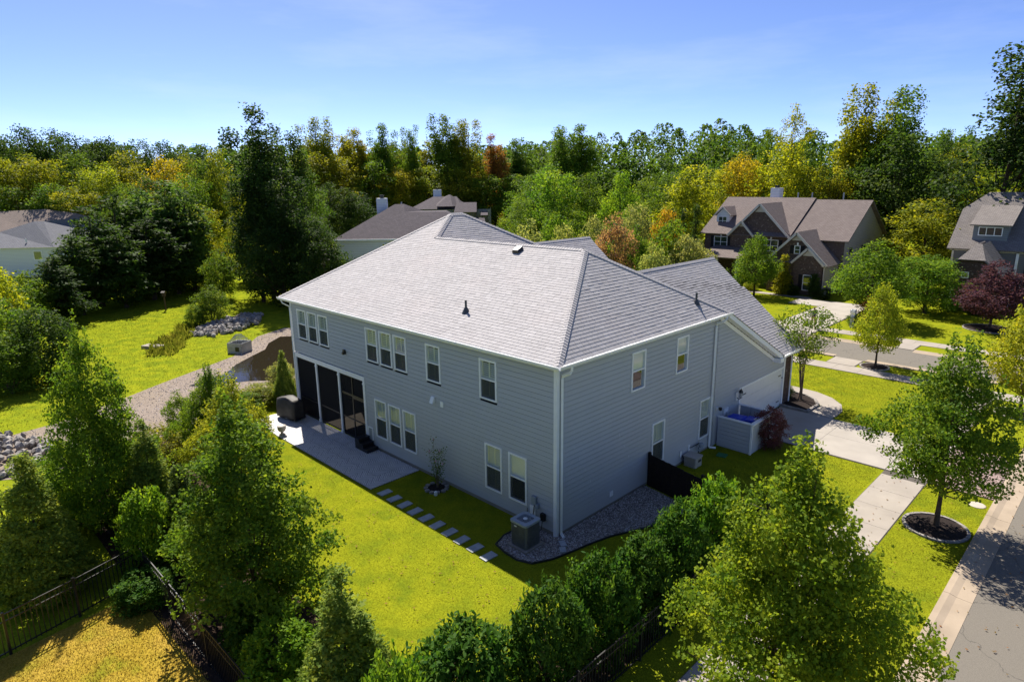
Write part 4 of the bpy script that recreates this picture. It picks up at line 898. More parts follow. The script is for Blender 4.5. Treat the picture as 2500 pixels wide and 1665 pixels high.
# brick house across the front street
D = empty('brick_house', (-17.8, 56, GZ), 0, 'large dark brick house with brown gabled roofs across the front street', 'house')
YF, E1 = 56.0, 5.4
hpart('brick_wall', [[(-25.5, YF, GZ), (-9.9, YF, GZ), (-9.9, YF, E1), (-25.5, YF, E1)], [(-22.2, YF - .12, 5.3), (-15.6, YF - .12, 5.3), (-18.9, YF - .12, 8.66)], [(-22.15, YF - .32, 3.2), (-19.5, YF - .32, 3.2), (-19.5, YF - .32, 5.4), (-20.8, YF - .32, 6.75), (-22.15, YF - .32, 5.4)]], 'brick_brown', D)
hpart('side_wall', [[(-9.9, YF, GZ), (-9.9, 68, GZ), (-9.9, 68, E1), (-9.9, 62, 9.0), (-9.9, YF, E1)], [(-25.5, 68, GZ), (-25.5, YF, GZ), (-25.5, YF, E1), (-25.5, 62, 9.0), (-25.5, 68, E1)], [(-9.9, 68, GZ), (-25.5, 68, GZ), (-25.5, 68, E1), (-9.9, 68, E1)]], 'lap_taupe', D)
hpart('roof', [[(-25.95, 55.6, 5.35), (-15.4, 55.6, 5.35), (-15.4, 62, 9.3), (-25.95, 62, 9.3)], [(-15.4, 68.4, 5.35), (-25.95, 68.4, 5.35), (-25.95, 62, 9.3), (-15.4, 62, 9.3)]], 'roof_brown', D, .12)
hpart('roof', [[(-15.35, 55.6, 5.2), (-9.45, 55.6, 5.2), (-9.45, 62, 9.12), (-15.35, 62, 9.12)], [(-9.45, 68.4, 5.2), (-15.35, 68.4, 5.2), (-15.35, 62, 9.12), (-9.45, 62, 9.12)]], 'roof_brown', D, .12)
hpart('gable_roof', [[(-18.9, 55.5, 8.82), (-15.3, 55.5, 5.2), (-15.3, 55.7, 5.35), (-18.9, 61.2, 8.82)], [(-18.9, 61.2, 8.82), (-22.5, 55.7, 5.35), (-22.5, 55.5, 5.2), (-18.9, 55.5, 8.82)]], 'roof_brown', D, .1)
hpart('gable_roof', [[(-20.8, 55.3, 6.9), (-19.2, 55.3, 5.2), (-19.2, 55.9, 5.3), (-20.8, 58.2, 6.9)], [(-20.8, 58.2, 6.9), (-22.45, 55.9, 5.3), (-22.45, 55.3, 5.2), (-20.8, 55.3, 6.9)]], 'roof_brown', D, .1)
hpart('pent_roof', [[(-19.4, 55.35, 5.35), (-15.6, 55.35, 5.35), (-15.6, 55.9, 5.75), (-19.4, 55.9, 5.75)]], 'roof_brown', D, .08)
gable_trim(D, [(-22.4, 55.48, 5.2), (-18.9, 55.48, 8.74), (-15.35, 55.48, 5.2)]); gable_trim(D, [(-22.4, 55.28, 5.2), (-20.8, 55.28, 6.82), (-19.25, 55.28, 5.2)])
hpart('gable_panel', [[(-19.55, YF - .16, 7.9), (-18.25, YF - .16, 7.9), (-18.9, YF - .16, 8.6)], [(-21.2, YF - .36, 6.25), (-20.4, YF - .36, 6.25), (-20.8, YF - .36, 6.7)]], 'cream_trim', D)
# dormer
hpart('dormer_wall', [[(-25.0, 57.6, 5.9), (-23.4, 57.6, 5.9), (-23.4, 57.6, 7.35), (-24.2, 57.6, 8.2), (-25.0, 57.6, 7.35)], [(-23.4, 57.6, 5.9), (-23.4, 60.0, 7.6), (-23.4, 60, 7.6), (-23.4, 57.6, 7.35)], [(-25.0, 57.6, 7.35), (-25, 60, 7.6), (-25, 57.6, 5.9)]], 'lap_white', D)
hpart('dormer_roof', [[(-24.2, 57.4, 8.32), (-23.1, 57.4, 7.3), (-23.1, 59.0, 7.32), (-24.2, 60.4, 8.32)], [(-24.2, 60.4, 8.32), (-25.3, 59.0, 7.32), (-25.3, 57.4, 7.3), (-24.2, 57.4, 8.32)]], 'roof_brown', D, .08)
gable_trim(D, [(-25.25, 57.38, 7.3), (-24.2, 57.38, 8.26), (-23.15, 57.38, 7.3)], .12); hwindow(D, -24.75, -23.65, 6.15, 7.2, 57.58, shutters=False, key=False)
hwindow(D, -24.3, -22.65, 3.75, 5.02, YF); hwindow(D, -18.4, -16.7, 3.65, 4.95, YF)
# garage block of the brick house
hpart('garage_brick_wall', [[(-16.1, 52.4, GZ), (-10.3, 52.4, GZ), (-10.3, 52.4, 3.2), (-13.25, 52.4, 6.05), (-16.1, 52.4, 3.2)], [(-13.3, 52.12, GZ), (-10.5, 52.12, GZ), (-10.5, 52.12, 3.2), (-11.95, 52.12, 4.6), (-13.3, 52.12, 3.2)], [(-16.1, YF, GZ), (-16.1, 52.4, GZ), (-16.1, 52.4, 3.2), (-16.1, YF, 3.2)]], 'brick_brown', D)
hpart('garage_side_wall', [[(-10.3, 52.4, GZ), (-10.3, 59, GZ), (-10.3, 59, 3.2), (-10.3, 52.4, 3.2)]], 'lap_taupe', D)
hpart('garage_roof', [[(-13.25, 52.0, 6.22), (-9.95, 52.0, 2.95), (-9.95, 57.5, 2.95), (-13.25, 57.5, 6.22)], [(-13.25, 57.5, 6.22), (-16.5, 57.5, 2.95), (-16.5, 52.0, 2.95), (-13.25, 52.0, 6.22)]], 'roof_brown', D, .12)
hpart('garage_roof', [[(-11.95, 51.85, 4.75), (-10.2, 51.85, 3.0), (-10.2, 52.4, 3.1), (-11.95, 53.4, 4.75)], [(-11.95, 53.4, 4.75), (-13.55, 52.4, 3.25), (-13.55, 51.85, 3.15), (-11.95, 51.85, 4.75)]], 'roof_brown', D, .08)
hpart('pent_roof', [[(-16.0, 51.9, 3.1), (-13.6, 51.9, 3.1), (-13.6, 52.38, 3.4), (-16.0, 52.38, 3.4)]], 'roof_brown', D, .08)
gable_trim(D, [(-16.4, 51.97, 2.98), (-13.25, 51.97, 6.12), (-10.05, 51.97, 2.98)]); gable_trim(D, [(-13.5, 51.83, 3.12), (-11.95, 51.83, 4.66), (-10.25, 51.83, 3.0)])
hpart('gable_panel', [[(-13.85, 52.36, 5.35), (-12.65, 52.36, 5.35), (-13.25, 52.36, 5.95)], [(-12.5, 52.08, 3.9), (-11.4, 52.08, 3.9), (-11.95, 52.08, 4.5)]], 'cream_trim', D)
hwindow(D, -13.5, -12.9, 4.0, 4.85, 52.4, 1, 2); hwindow(D, -14.98, -14.18, .45, 2.05, 52.4, 1, 2); hwindow(D, -12.28, -11.4, .4, 2.0, 52.12, 1, 2, key=False)
for yy in (57.6, 58.1, 61.3, 62.2, 63.0): hbox('small_window', (-9.92, -9.86, yy, yy + .32, 3.7, 4.4), 'dark_interior', D)
hpart('porch_roof', [[(-25.2, 53.2, 2.95), (-19.8, 53.2, 2.95), (-19.8, 56, 4.0), (-24.0, 56, 4.0)], [(-25.2, 53.2, 2.95), (-24, 56, 4.0), (-25.4, 56, 2.95)]], 'roof_brown', D, .15)
for x in (-24.9, -22.6, -20.2): hbox('porch_post', (x, x + .2, 53.4, 53.6, GZ, 2.95), 'white_trim', D)
hbox('chimney', (-21.1, -20.0, 63.0, 64.0, 8.2, 10.35), 'lap_white', D); hbox('chimney_cap', (-20.75, -20.35, 63.3, 63.7, 10.35, 10.65), 'black_metal', D)
for x in (-17.9, -16.3, -12.9): hbox('vent_pipe', (x, x + .12, 63.0, 63.12, 8.4, 9.85), 'utility_grey', D)
hbox('downspout', (-10.42, -10.32, 52.28, 52.38, GZ, 3.0), 'cream_trim', D)

# house at the right edge
E = empty('taupe_house', (6, 58, GZ), 0, 'dark sided house with clipped gable roof and shed dormer at the right edge', 'house')
hpart('wall', [[(-.9, 58, GZ), (16, 58, GZ), (16, 58, 5.0), (-.9, 58, 5.0)], [(-.9, 70, GZ), (-.9, 58, GZ), (-.9, 58, 5.0), (-.9, 62, 8.2), (-.9, 66, 8.2), (-.9, 70, 5)], [(16, 58, GZ), (16, 70, GZ), (16, 70, 5), (16, 64, 9.8), (16, 58, 5.0)]], 'lap_dark', E)
hpart('roof', [[(-1.35, 57.6, 4.95), (16.3, 57.6, 4.95), (16.3, 64, 9.95), (.3, 64, 9.95), (-1.35, 62, 8.39)], [(-1.35, 62, 8.39), (.3, 64, 9.95), (-1.35, 66, 8.39)], [(16.3, 70.4, 4.95), (-1.35, 70.4, 4.95), (-1.35, 66, 8.39), (.3, 64, 9.95), (16.3, 64, 9.95)]], 'roof_taupe', E, .14)
hpart('dormer_wall', [[(.35, 58.6, 5.7), (3.0, 58.6, 5.7), (3.0, 58.6, 7.2), (.35, 58.6, 7.2)], [(3.0, 58.6, 5.7), (3.0, 61.8, 8.2), (3.0, 58.6, 7.2)], [(.35, 58.6, 7.2), (.35, 61.8, 8.2), (.35, 58.6, 5.7)]], 'lap_grey', E)
hpart('dormer_roof', [[(.1, 58.2, 7.15), (3.3, 58.2, 7.15), (3.3, 62.4, 8.75), (.1, 62.4, 8.75)]], 'roof_taupe', E, .12); hwindow(E, .75, 2.6, 6.15, 6.95, 58.58, 3, 1, shutters=False, key=False)
hpart('bay_wall', [[(-.1, 53, GZ), (3.7, 53, GZ), (3.7, 53, 3.5), (2.4, 53, 4.5), (.8, 53, 4.5), (-.1, 53, 3.5)], [(-.1, 58, GZ), (-.1, 53, GZ), (-.1, 53, 3.5), (-.1, 58, 3.5)], [(3.7, 53, GZ), (3.7, 58, GZ), (3.7, 58, 3.5), (3.7, 53, 3.5)]], 'brick_dark', E)
hpart('bay_roof', [[(.6, 52.6, 4.5), (2.6, 52.6, 4.5), (1.9, 54.4, 5.75), (1.5, 54.4, 5.75)], [(2.6, 52.6, 4.5), (4.05, 52.6, 3.2), (4.05, 58, 3.2), (1.9, 58, 5.75), (1.9, 54.4, 5.75)], [(-.5, 52.6, 3.4), (.6, 52.6, 4.5), (1.5, 54.4, 5.75), (1.5, 58, 5.75), (-.5, 58, 3.4)]], 'roof_taupe', E, .12)
hwindow(E, .95, 1.5, 2.85, 3.4, 53, 1, 1, key=False, shutters=False); hwindow(E, .3, 1.25, .5, 1.75, 53, 1, 2, key=False); hwindow(E, 5.1, 6.6, 1.9, 4.2, 58, 1, 2, shutters=True, key=False)
hbox('corner_trim', (3.95, 4.15, 57.9, 58.02, GZ, 5.0), 'white_trim', E); hbox('corner_trim', (-.95, -.8, 57.9, 58.02, GZ, 5.0), 'cream_trim', E); hbox('frieze', (-1.2, 16, 57.9, 58.01, 4.75, 4.98), 'cream_trim', E)

# pale house behind, its wall showing left of the main roof (local axes)
def rhouse(name, loc, deg, label):
    return empty(name, (*loc, GZ), math.radians(deg), label, 'house')
def lpart(name, polys, mat, root, thick=0):
    mb = MB()
    for p in polys: mb.face(p, planar_uv(p))
    ob = mb.build(name, mat, root)
    if thick: md = ob.modifiers.new('thickness', 'SOLIDIFY'); md.thickness = thick; md.offset = -1
    return ob
Bh = rhouse('pale_house', (-48.2, 20.1), 46, 'pale sided house with dark plum hip roof and white chimney just behind the main roof')
lpart('wall', [[(.3, 0, 0), (14, 0, 0), (14, 0, 6), (.3, 0, 6)], [(.3, 11, 0), (.3, 0, 0), (.3, 0, 6), (.3, 11, 6)], [(14, 0, 0), (14, 11, 0), (14, 11, 6), (14, 0, 6)], [(14, 11, 0), (.3, 11, 0), (.3, 11, 6), (14, 11, 6)]], 'lap_white', Bh)
lpart('roof', [[(-.05, -.4, 5.98), (14.4, -.4, 5.98), (11.3, 4.1, 8.5), (6.9, 4.1, 8.5), (5.6, 5.5, 9.3)], [(6.9, 4.1, 8.5), (8.6, 6.6, 8.5), (6.6, 5.6, 9.32), (5.6, 5.5, 9.3)], [(6.9, 4.1, 8.5), (11.3, 4.1, 8.5), (11.3, 7, 8.5), (8.6, 6.6, 8.5)], [(14.4, -.4, 5.98), (14.4, 11.4, 5.98), (11.3, 7, 8.5), (11.3, 4.1, 8.5)], [(-.05, 11.4, 5.98), (-.05, -.4, 5.98), (5.6, 5.5, 9.3)], [(14.4, 11.4, 5.98), (-.05, 11.4, 5.98), (5.6, 5.5, 9.3), (6.6, 5.6, 9.32), (8.6, 6.6, 8.5), (11.3, 7, 8.5)]], 'roof_plum', Bh)
MB().box(-.05, 14.4, -.46, -.38, 5.84, 6.0).build('gutter', 'white_trim', Bh); MB().box(.22, .38, -.03, .1, 0, 5.85).build('corner_trim', 'white_trim', Bh)
MB().box(3.5, 4.6, 5.9, 6.9, 6.5, 9.95).build('chimney', 'lap_white', Bh); MB().lathe([(.2, 9.95), (.2, 10.15), (.26, 10.18), (.26, 10.3)], 10, (4.05, 6.4, 0)).build('chimney_cap', 'black_metal', Bh)
MB().lathe([(.09, 8.8), (.09, 9.5)], 8, (6.2, 6.5, 0)).build('vent_pipe', 'utility_grey', Bh)
w_ = MB(); w_.box(4.9, 5.6, -.06, .0, 4.2, 5.5); w_ = w_.build('window', 'white_trim', Bh); MB().box(4.97, 5.53, -.075, -.061, 4.27, 5.43).build('pane', 'glass_house', w_)
lpart('sunroom_roof', [[(-4.5, 5.6, 3.2), (.2, 5.6, 3.2), (.2, 9.5, 4.1), (-4.5, 9.5, 4.1)]], 'roof_taupe', Bh, .2); MB().box(-4.2, .2, 6.0, 9.5, 0, 2.9).build('sunroom_wall', 'stucco_pale', Bh); MB().box(-4.25, .2, 5.93, 5.99, 1.1, 2.6).build('sunroom_screen', 'dark_interior', Bh)
# second house behind it
Ch = rhouse('plum_roof_house', (-83, 60), 46, 'farther house with many plum hip roofs and a pale chimney behind the pale house')
lpart('wall', [[(-3.4, 0, 0), (11, 0, 0), (11, 0, 6.6), (-3.4, 0, 6.6)], [(11, 0, 0), (11, 12, 0), (11, 12, 6.6), (11, 0, 6.6)], [(-3.4, 12, 0), (-3.4, 0, 0), (-3.4, 0, 6.6), (-3.4, 12, 6.6)]], 'lap_grey', Ch)
lpart('roof', [[(-3.9, -.4, 6.7), (6, -.4, 6.7), (4.6, 5, 8.8), (.1, 5, 8.8)], [(-3.9, 11, 6.7), (-3.9, -.4, 6.7), (.1, 5, 8.8)], [(6, -.4, 6.7), (6, 11, 6.7), (4.6, 5, 8.8)], [(6, 11, 6.7), (-3.9, 11, 6.7), (.1, 5, 8.8), (4.6, 5, 8.8)]], 'roof_plum', Ch)
lpart('roof', [[(1.2, -1.0, 7.2), (4.2, -1, 7.2), (3.5, 4, 9.15), (3.2, 4, 9.15)], [(4.2, -1, 7.2), (7, 6, 7.0), (3.5, 4, 9.15)], [(1.2, -1, 7.2), (3.2, 4, 9.15), (1.0, 6, 8.2)]], 'roof_plum', Ch)
lpart('roof', [[(4.5, -2.4, 6.2), (8.6, -2.4, 6.2), (8.5, 1.5, 7.8), (4.8, 1.5, 7.8)], [(8.6, 5, 6.2), (4.5, 5, 6.2), (4.8, 1.5, 7.8), (8.5, 1.5, 7.8)]], 'roof_plum', Ch)
lpart('gable_wall', [[(8.45, -2.2, 5), (8.45, 5, 5), (8.45, 5, 6.2), (8.45, 1.5, 7.65), (8.45, -2.2, 6.2)]], 'brick_dark', Ch)
lpart('roof', [[(9.3, -2, 5.6), (10.6, -2, 5.6), (10.6, 1, 6.4), (9.3, 1, 6.4)], [(6.5, -4.5, 4.3), (10.2, -4.5, 4.3), (10.0, -2.2, 5.2), (6.7, -2.2, 5.2)]], 'roof_plum', Ch, .1); lpart('gable_wall', [[(10.55, -2, 3.5), (10.55, 4, 3.5), (10.55, 1, 6.3)]], 'brick_brown', Ch)
MB().box(.1, 1.6, 6, 7, 7.2, 10.1).build('chimney', 'lap_white', Ch); MB().lathe([(.18, 10.1), (.2, 10.4)], 8, (.85, 6.5, 0)).build('chimney_cap', 'black_metal', Ch)
# houses at the left edge
Fh = rhouse('grey_roof_house', (-94, -1.5), 48, 'low pale house with blue grey roof at the left edge below the dark pines')
lpart('wall', [[(-8, 0, 0), (9, 0, 0), (9, 0, 4), (-8, 0, 4)], [(9, 0, 0), (9, 9, 0), (9, 9, 4), (9, 0, 4)]], 'lap_white', Fh)
lpart('roof', [[(-8.4, -.4, 3.95), (6.3, -.4, 3.95), (2.2, 5, 7.05), (.9, 5, 7.05), (-3.3, 4.0, 5.7), (-8.4, 4, 5.7)], [(6.3, -.4, 3.95), (9.4, 1.5, 3.95), (5.4, 6, 6.3), (2.2, 5, 7.05)]], 'roof_grey', Fh)
lpart('roof', [[(2.2, 5, 7.05), (5.4, 6, 6.3), (9.4, 1.5, 3.95), (12, 6, 4.5), (8.2, 7, 7.0), (6.4, 7, 7.4)]], 'roof_grey', Fh)
for a, z in ((-2.4, 4.7), (2.1, 4.55)): MB().lathe([(.1, z), (.08, z + .5)], 8, (a, .9, 0)).build('vent_pipe', 'paper_white', Fh)
w_ = MB(); w_.box(3.3, 4.4, -.06, 0, 2.3, 3.5); w_ = w_.build('window', 'white_trim', Fh); MB().box(3.4, 4.3, -.075, -.061, 2.4, 3.4).build('pane', 'glass_house', w_)
Gh = rhouse('tan_roof_house', (-97, 3.5), 48, 'house with tan shingle roof rising behind the grey roof at the left edge')
lpart('roof', [[(-10, -.4, 5.4), (-1.2, -.4, 5.4), (2.0, 4.5, 7.85), (-2.2, 4.5, 8.5), (-10, 4.5, 8.2)], [(-1.2, -.4, 5.4), (2.0, 4.5, 7.85), (4.5, 6, 6.8), (2.4, 1, 5.3)]], 'roof_tan', Gh); lpart('wall', [[(-9.6, 0, 0), (-1.4, 0, 0), (-1.4, 0, 5.4), (-9.6, 0, 5.4)], [(-1.4, 0, 0), (2.4, 5, 0), (2.4, 5, 5.4), (-1.4, 0, 5.4)]], 'lap_grey', Gh)
# pale roofs glimpsed between the trees on the right
for x, y, rz, w, lab in ((-7.5, 99, .1, 9, 'pale grey house glimpsed between bare trunks left of the right-edge house'), (-22, 86, .1, 5, 'small pale gable glimpsed through the trees above the brick house')):
    hh = rhouse('hidden_house', (x, y), math.degrees(rz), lab); lpart('wall', [[(-w / 2, 0, 0), (w / 2, 0, 0), (w / 2, 0, 7), (-w / 2, 0, 7)]], 'stucco_pale', hh); lpart('roof', [[(-w / 2 - .3, -.4, 6.9), (w / 2 + .3, -.4, 6.9), (w / 2 + .3, 4.5, 9.5), (-w / 2 - .3, 4.5, 9.5)]], 'roof_grey', hh, .1)

# ------------------------------------------------------------------ person standing on the neighbour's driveway
def person(loc, rz):
    root = empty('person', loc, rz, 'person in dark shirt and tan shorts holding a controller on the driveway across the street', 'person')
    V, Ed, Rd = [], [], []
    def vtx(p, r): V.append(p); Rd.append(r); return len(V) - 1
    def chain(start, pts):
        a = start
        for p, r in pts: b = vtx(p, r); Ed.append((a, b)); a = b
        return a
    pel = vtx((0, 0, .95), (.155, .115)); wa = chain(pel, [((0, -.01, 1.1), (.145, .10)), ((0, 0, 1.28), (.165, .115)), ((0, .01, 1.42), (.13, .09))])
    neck = chain(wa, [((0, -.01, 1.52), (.055, .055))]); chain(neck, [((0, -.03, 1.58), (.075, .085)), ((0, -.04, 1.67), (.082, .1)), ((0, -.03, 1.75), (.062, .075))])
    for s in (-1, 1):
        chain(pel, [((s * .10, 0, .86), (.085, .09)), ((s * .11, -.02, .5), (.055, .058)), ((s * .115, .01, .3), (.052, .055)), ((s * .12, .02, .09), (.036, .038)), ((s * .125, -.06, .04), (.045, .03)), ((s * .13, -.14, .03), (.04, .022))])
        h = chain(wa, [((s * .19, .01, 1.40), (.06, .06)), ((s * .24, .02, 1.15), (.042, .042)), ((s * .15, -.2, 1.08), (.032, .032)), ((s * .11, -.25, 1.09), (.03, .02))])
        for k in range(4): chain(h, [((s * (.105 - .016 * k), -.29, 1.10 - .012 * k), (.009, .009)), ((s * (.085 - .014 * k), -.31 + .004 * k, 1.09 - .012 * k), (.008, .008))])
        chain(h, [((s * .085, -.25, 1.125), (.010, .010)), ((s * .065, -.265, 1.13), (.009, .009))])
    me = bpy.data.meshes.new('body'); me.from_pydata(V, Ed, []); ob = link_obj('body_tmp', me)
    sk = ob.modifiers.new('skin', 'SKIN'); 
    for i, r in enumerate(Rd): me.skin_vertices[0].data[i].radius = r
    me.skin_vertices[0].data[0].use_root = True
    ss = ob.modifiers.new('sub', 'SUBSURF'); ss.levels = 1; ss.render_levels = 1
    dg = bpy.context.evaluated_depsgraph_get(); me2 = bpy.data.meshes.new_from_object(ob.evaluated_get(dg)); bpy.data.objects.remove(ob)
    me2.materials.clear()
    for m in ('skin', 'shirt_navy', 'shorts_tan', 'black_metal', 'hair_dark'): me2.materials.append(M[m])
    for p in me2.polygons:
        c = p.center; z = c.z; p.use_smooth = True
        p.material_index = 3 if z < .07 else (0 if z < .5 else (2 if z < .98 and abs(c.x) < .2 and c.y > -.16 else (1 if (z < 1.47 and c.y > -.12 and z > .98) else (4 if z > 1.5 and (z > 1.72 or c.y > .01) else 0))))
    b = link_obj('body', me2, root)
    fce = MB()
    for s in (-1, 1): fce.lathe([(.008, 0), (.008, .008)], 6, (s * .03, -.135, 1.655))
    fce.build('eyes', 'hair_dark', b); MB().lathe([(.014, 0), (.008, .035)], 6, (0, -.14, 1.60)).build('nose', 'skin', b)
    ctl = MB().bbox((0, -.285, 1.11), (.17, .05, .03)).build('controller', 'dark_interior', None, None); ctl.location = loc; ctl.rotation_euler = (0, 0, rz)
    tag(ctl, 'small dark controller held in both hands by the person on the driveway', 'controller')
person((-5.6, 37.4, GZ + .04), .5)
mbx = empty('mailbox', (-3.55, 40.1, GZ), 0, 'white mailbox pillar beside the driveway across the street', 'mailbox'); MB().box(-.14, .14, -.14, .14, 0, 1.2).build('pillar', 'white_trim', mbx); MB().box(-.17, .17, -.26, .26, 1.2, 1.42).build('box', 'white_trim', mbx); MB().box(-.18, .18, -.18, .18, 1.12, 1.2).build('cap', 'white_trim', mbx)

# ------------------------------------------------------------------ trees and shrubs
SHAPES = {
    'maple': np.array([(0, -.42), (.48, -.14), (.24, .05), (.34, .37), (0, .58), (-.34, .37), (-.24, .05), (-.48, -.14)]),
    'oval': np.array([(0, -.5), (.30, -.05), (.16, .35), (0, .5), (-.28, .02)]),
    'kite': np.array([(0, -.5), (.36, .04), (0, .5), (-.36, -.04)]),
    'laurel': np.array([(0, -.5), (.17, -.12), (.19, .2), (0, .5), (-.19, .2), (-.17, -.12)]),
    'spray': np.array([(0, -.5), (.12, -.1), (.34, .15), (.14, .22), (0, .55), (-.14, .22), (-.34, .15), (-.12, -.1)]),
    'needle': np.array([(-.06, -.5), (.06, -.5), (.30, .42), (.08, .2), (0, .55), (-.1, .2), (-.30, .42)]),
    'small': np.array([(0, -.5), (.3, 0), (0, .5), (-.3, 0)])}
def unit(a): return a / np.maximum(1e-6, np.linalg.norm(a, axis=-1, keepdims=True))
def leaf_polys(g, pos, outward, size, shape, up=.35, rnd=.85, hang=0.0, along=None):
    n = len(pos); sh = SHAPES[shape]
    nor = unit(outward * .55 + np.array([0, 0, up]) + g.normal(0, rnd, (n, 3)))
    ref = g.normal(0, 1, (n, 3)) if along is None else along + g.normal(0, .35, (n, 3))
    ref[:, 2] -= hang
    tan = unit(ref - nor * np.sum(ref * nor, -1, keepdims=True)); bit = np.cross(nor, tan)
    s = size * g.uniform(.65, 1.25, (n, 1, 1)); curl = (np.abs(sh[:, 0]) * .35)[None, :, None] * nor[:, None] * g.uniform(-1, .4, (n, 1, 1))
    return pos[:, None] + s * (sh[None, :, 0:1] * bit[:, None] + sh[None, :, 1:2] * tan[:, None] + curl)
def prof_fn(kind):
    return {'round': lambda t: np.clip(np.sin(np.pi * np.clip(t * .93 + .05, 0, 1)), .05, 1) ** .55, 'ovate': lambda t: np.where(t < .28, (t / .28 + .08) ** .5, np.clip((1 - t) / .72, 0, 1) ** .72) * .98,
            'cone': lambda t: np.clip(1.01 - t, .015, 1) ** 1.1 * np.clip(.55 + t * 5, .5, 1), 'column': lambda t: np.clip(np.where(t < .12, .55 + t * 3.7, 1) * np.where(t > .55, np.clip((1 - t) / .45, 0, 1) ** .7, 1), .04, 1), 'bush': lambda t: np.clip(np.where(t < .4, .78 + .5 * t, np.sqrt(np.clip(1 - ((t - .4) / .6) ** 2, 0, 1)) * .98), .1, 1), 'vase': lambda t: np.clip(.25 + t * 1.1, .2, 1) * np.where(t > .7, np.clip((1 - t) / .3, 0, 1) ** .5, 1)}[kind]
def make_tree(seed, h, rad, base, profile, clumps, per, spread, leaf, shape, trunk_r, flat=.75, up=.35, rnd=.85, hang=0, leaders=0, bark='bark', limbs=14, stems=1, shell=.62, ragged=.22, along_out=False, name='crown', tshift=0.0, along_up=False, shoots=0):
    g = np.random.default_rng(seed); pf = prof_fn(profile); cr0 = base * h; ch = h - cr0
    T = np.linspace(0, 1, 400); w = pf(T) ** 1.4; cdf = np.cumsum(w) / w.sum()
    t = np.interp(g.random(clumps), cdf, T); a = g.uniform(0, 2 * np.pi, clumps)
    ph = g.uniform(0, 6.28, 6); lobes = 1 + ragged * (np.sin(2 * a + ph[0] + 3 * t) * .5 + np.sin(3 * a + ph[1] + 7 * t) * .5 + np.sin(5 * a + ph[2] - 9 * t) * .45 + np.sin(13 * t + ph[3]) * .35)
    rf = 1 - (1 - shell) * 1.6 * g.random(clumps) ** 1.5
    r = rad * pf(t) * lobes * np.clip(rf, .1, 1)
    C_ = np.stack([r * np.cos(a), r * np.sin(a), cr0 + t * ch], -1)
    if leaders:                       # ragged crown top: several upright leaders of different height
        L = []
        for k in range(leaders):
            aa = g.uniform(0, 6.28); rr = rad * g.uniform(.05, .75); hh = h * g.uniform(.80, 1.04) if k else h; z0 = h * .55; nk = int(clumps * .09)
            tt = g.random(nk); L.append(np.stack([rr * np.cos(aa) * (1 + .3 * tt) + g.normal(0, rad * .17, nk) * (1.15 - tt), rr * np.sin(aa) * (1 + .3 * tt) + g.normal(0, rad * .17, nk) * (1.15 - tt), z0 + (hh - z0) * tt], -1))
        low = C_[:, 2] < h * .80 - g.random(clumps) * h * .14
        C_ = np.concatenate([C_[low]] + L)
    nsh = 0
    for k in range(shoots):           # thin upright shoots above the crown
        tt = g.uniform(.62, .97); aa = g.uniform(0, 6.28); r0 = rad * float(pf(np.array([tt]))[0]) * g.uniform(.3, .8); zz = cr0 + ch * tt; q = np.linspace(0, 1, 7)
        C_ = np.concatenate([C_, np.stack([r0 * np.cos(aa) * (1 + .12 * q), r0 * np.sin(aa) * (1 + .12 * q), zz + q * h * g.uniform(.09, .15)], -1)]); nsh += 7
    n = len(C_); cs = g.uniform(.6, 1.35, n)
    if nsh: cs[-nsh:] = .42
    npl = np.maximum(3, (per * cs ** 2).astype(int)); idx = np.repeat(np.arange(n), npl)
    off = np.clip(g.normal(0, 1, (len(idx), 3)), -1.5, 1.5) * spread * cs[idx][:, None] * np.array([1, 1, flat]); pos = C_[idx] + off
    ctr = np.stack([np.zeros(len(idx)), np.zeros(len(idx)), cr0 + ch * .42 + 0 * idx], -1)
    outw = unit((pos - ctr) * np.array([1, 1, .6]) + off * .5)
    V = leaf_polys(g, pos, outw, leaf, shape, up, rnd, hang, (outw * .45 + np.array([0, 0, .9])) if along_up else (outw if along_out else None))
    V[..., 2] = np.maximum(V[..., 2], .03)
    tint = np.clip(.5 + g.normal(0, .20, n)[idx] + g.normal(0, .15, len(idx)) + tshift, 0, 1)
    crown = np_mesh(name, V, V.shape[1], 'foliage', tint)
    tb = MB()
    for s_ in range(stems):
        aa = g.uniform(0, 6.28); sp = rad * .28 if stems > 1 else 0; x = y = 0.0
        path = [(.08 * s_ * math.cos(aa), .08 * s_ * math.sin(aa), -.05)]; rs = [trunk_r * 1.25]; top = h * (.9 if profile in ('cone', 'column') else .72)
        for k in range(1, 7):
            z = top * k / 6; x += g.normal(0, .012 * h / 6) + sp / 6 * math.cos(aa) * 1.6; y += g.normal(0, .012 * h / 6) + sp / 6 * math.sin(aa) * 1.6; path.append((x, y, z)); rs.append(trunk_r * (1 - .88 * k / 6))
        tb.tube(path, rs, 8)
        pick = g.choice(n, min(n, limbs), False)
        for c in C_[pick]:
            zz = max(base * h * .8, c[2] - g.uniform(.15, .35) * h * (.5 if profile == 'cone' else 1)); k = min(5, max(0, int(zz / top * 6))); fr = min(1, max(0, zz / top * 6 - k)); p0 = np.array(path[k]) * (1 - fr) + np.array(path[k + 1]) * fr if zz < top else np.array(path[-1])
            mid = (p0 + c) / 2 + np.array([0, 0, -.03 * h]) + g.normal(0, .01 * h, 3); r0 = max(.012, trunk_r * .42 * (1 - .6 * zz / h)); tb.tube([tuple(p0), tuple(mid), tuple(c)], [r0, r0 * .6, r0 * .22], 5, False)
    trunk = tb.mesh('trunk', bark)
    return dict(crown=crown, trunk=trunk, h=h, r=rad)
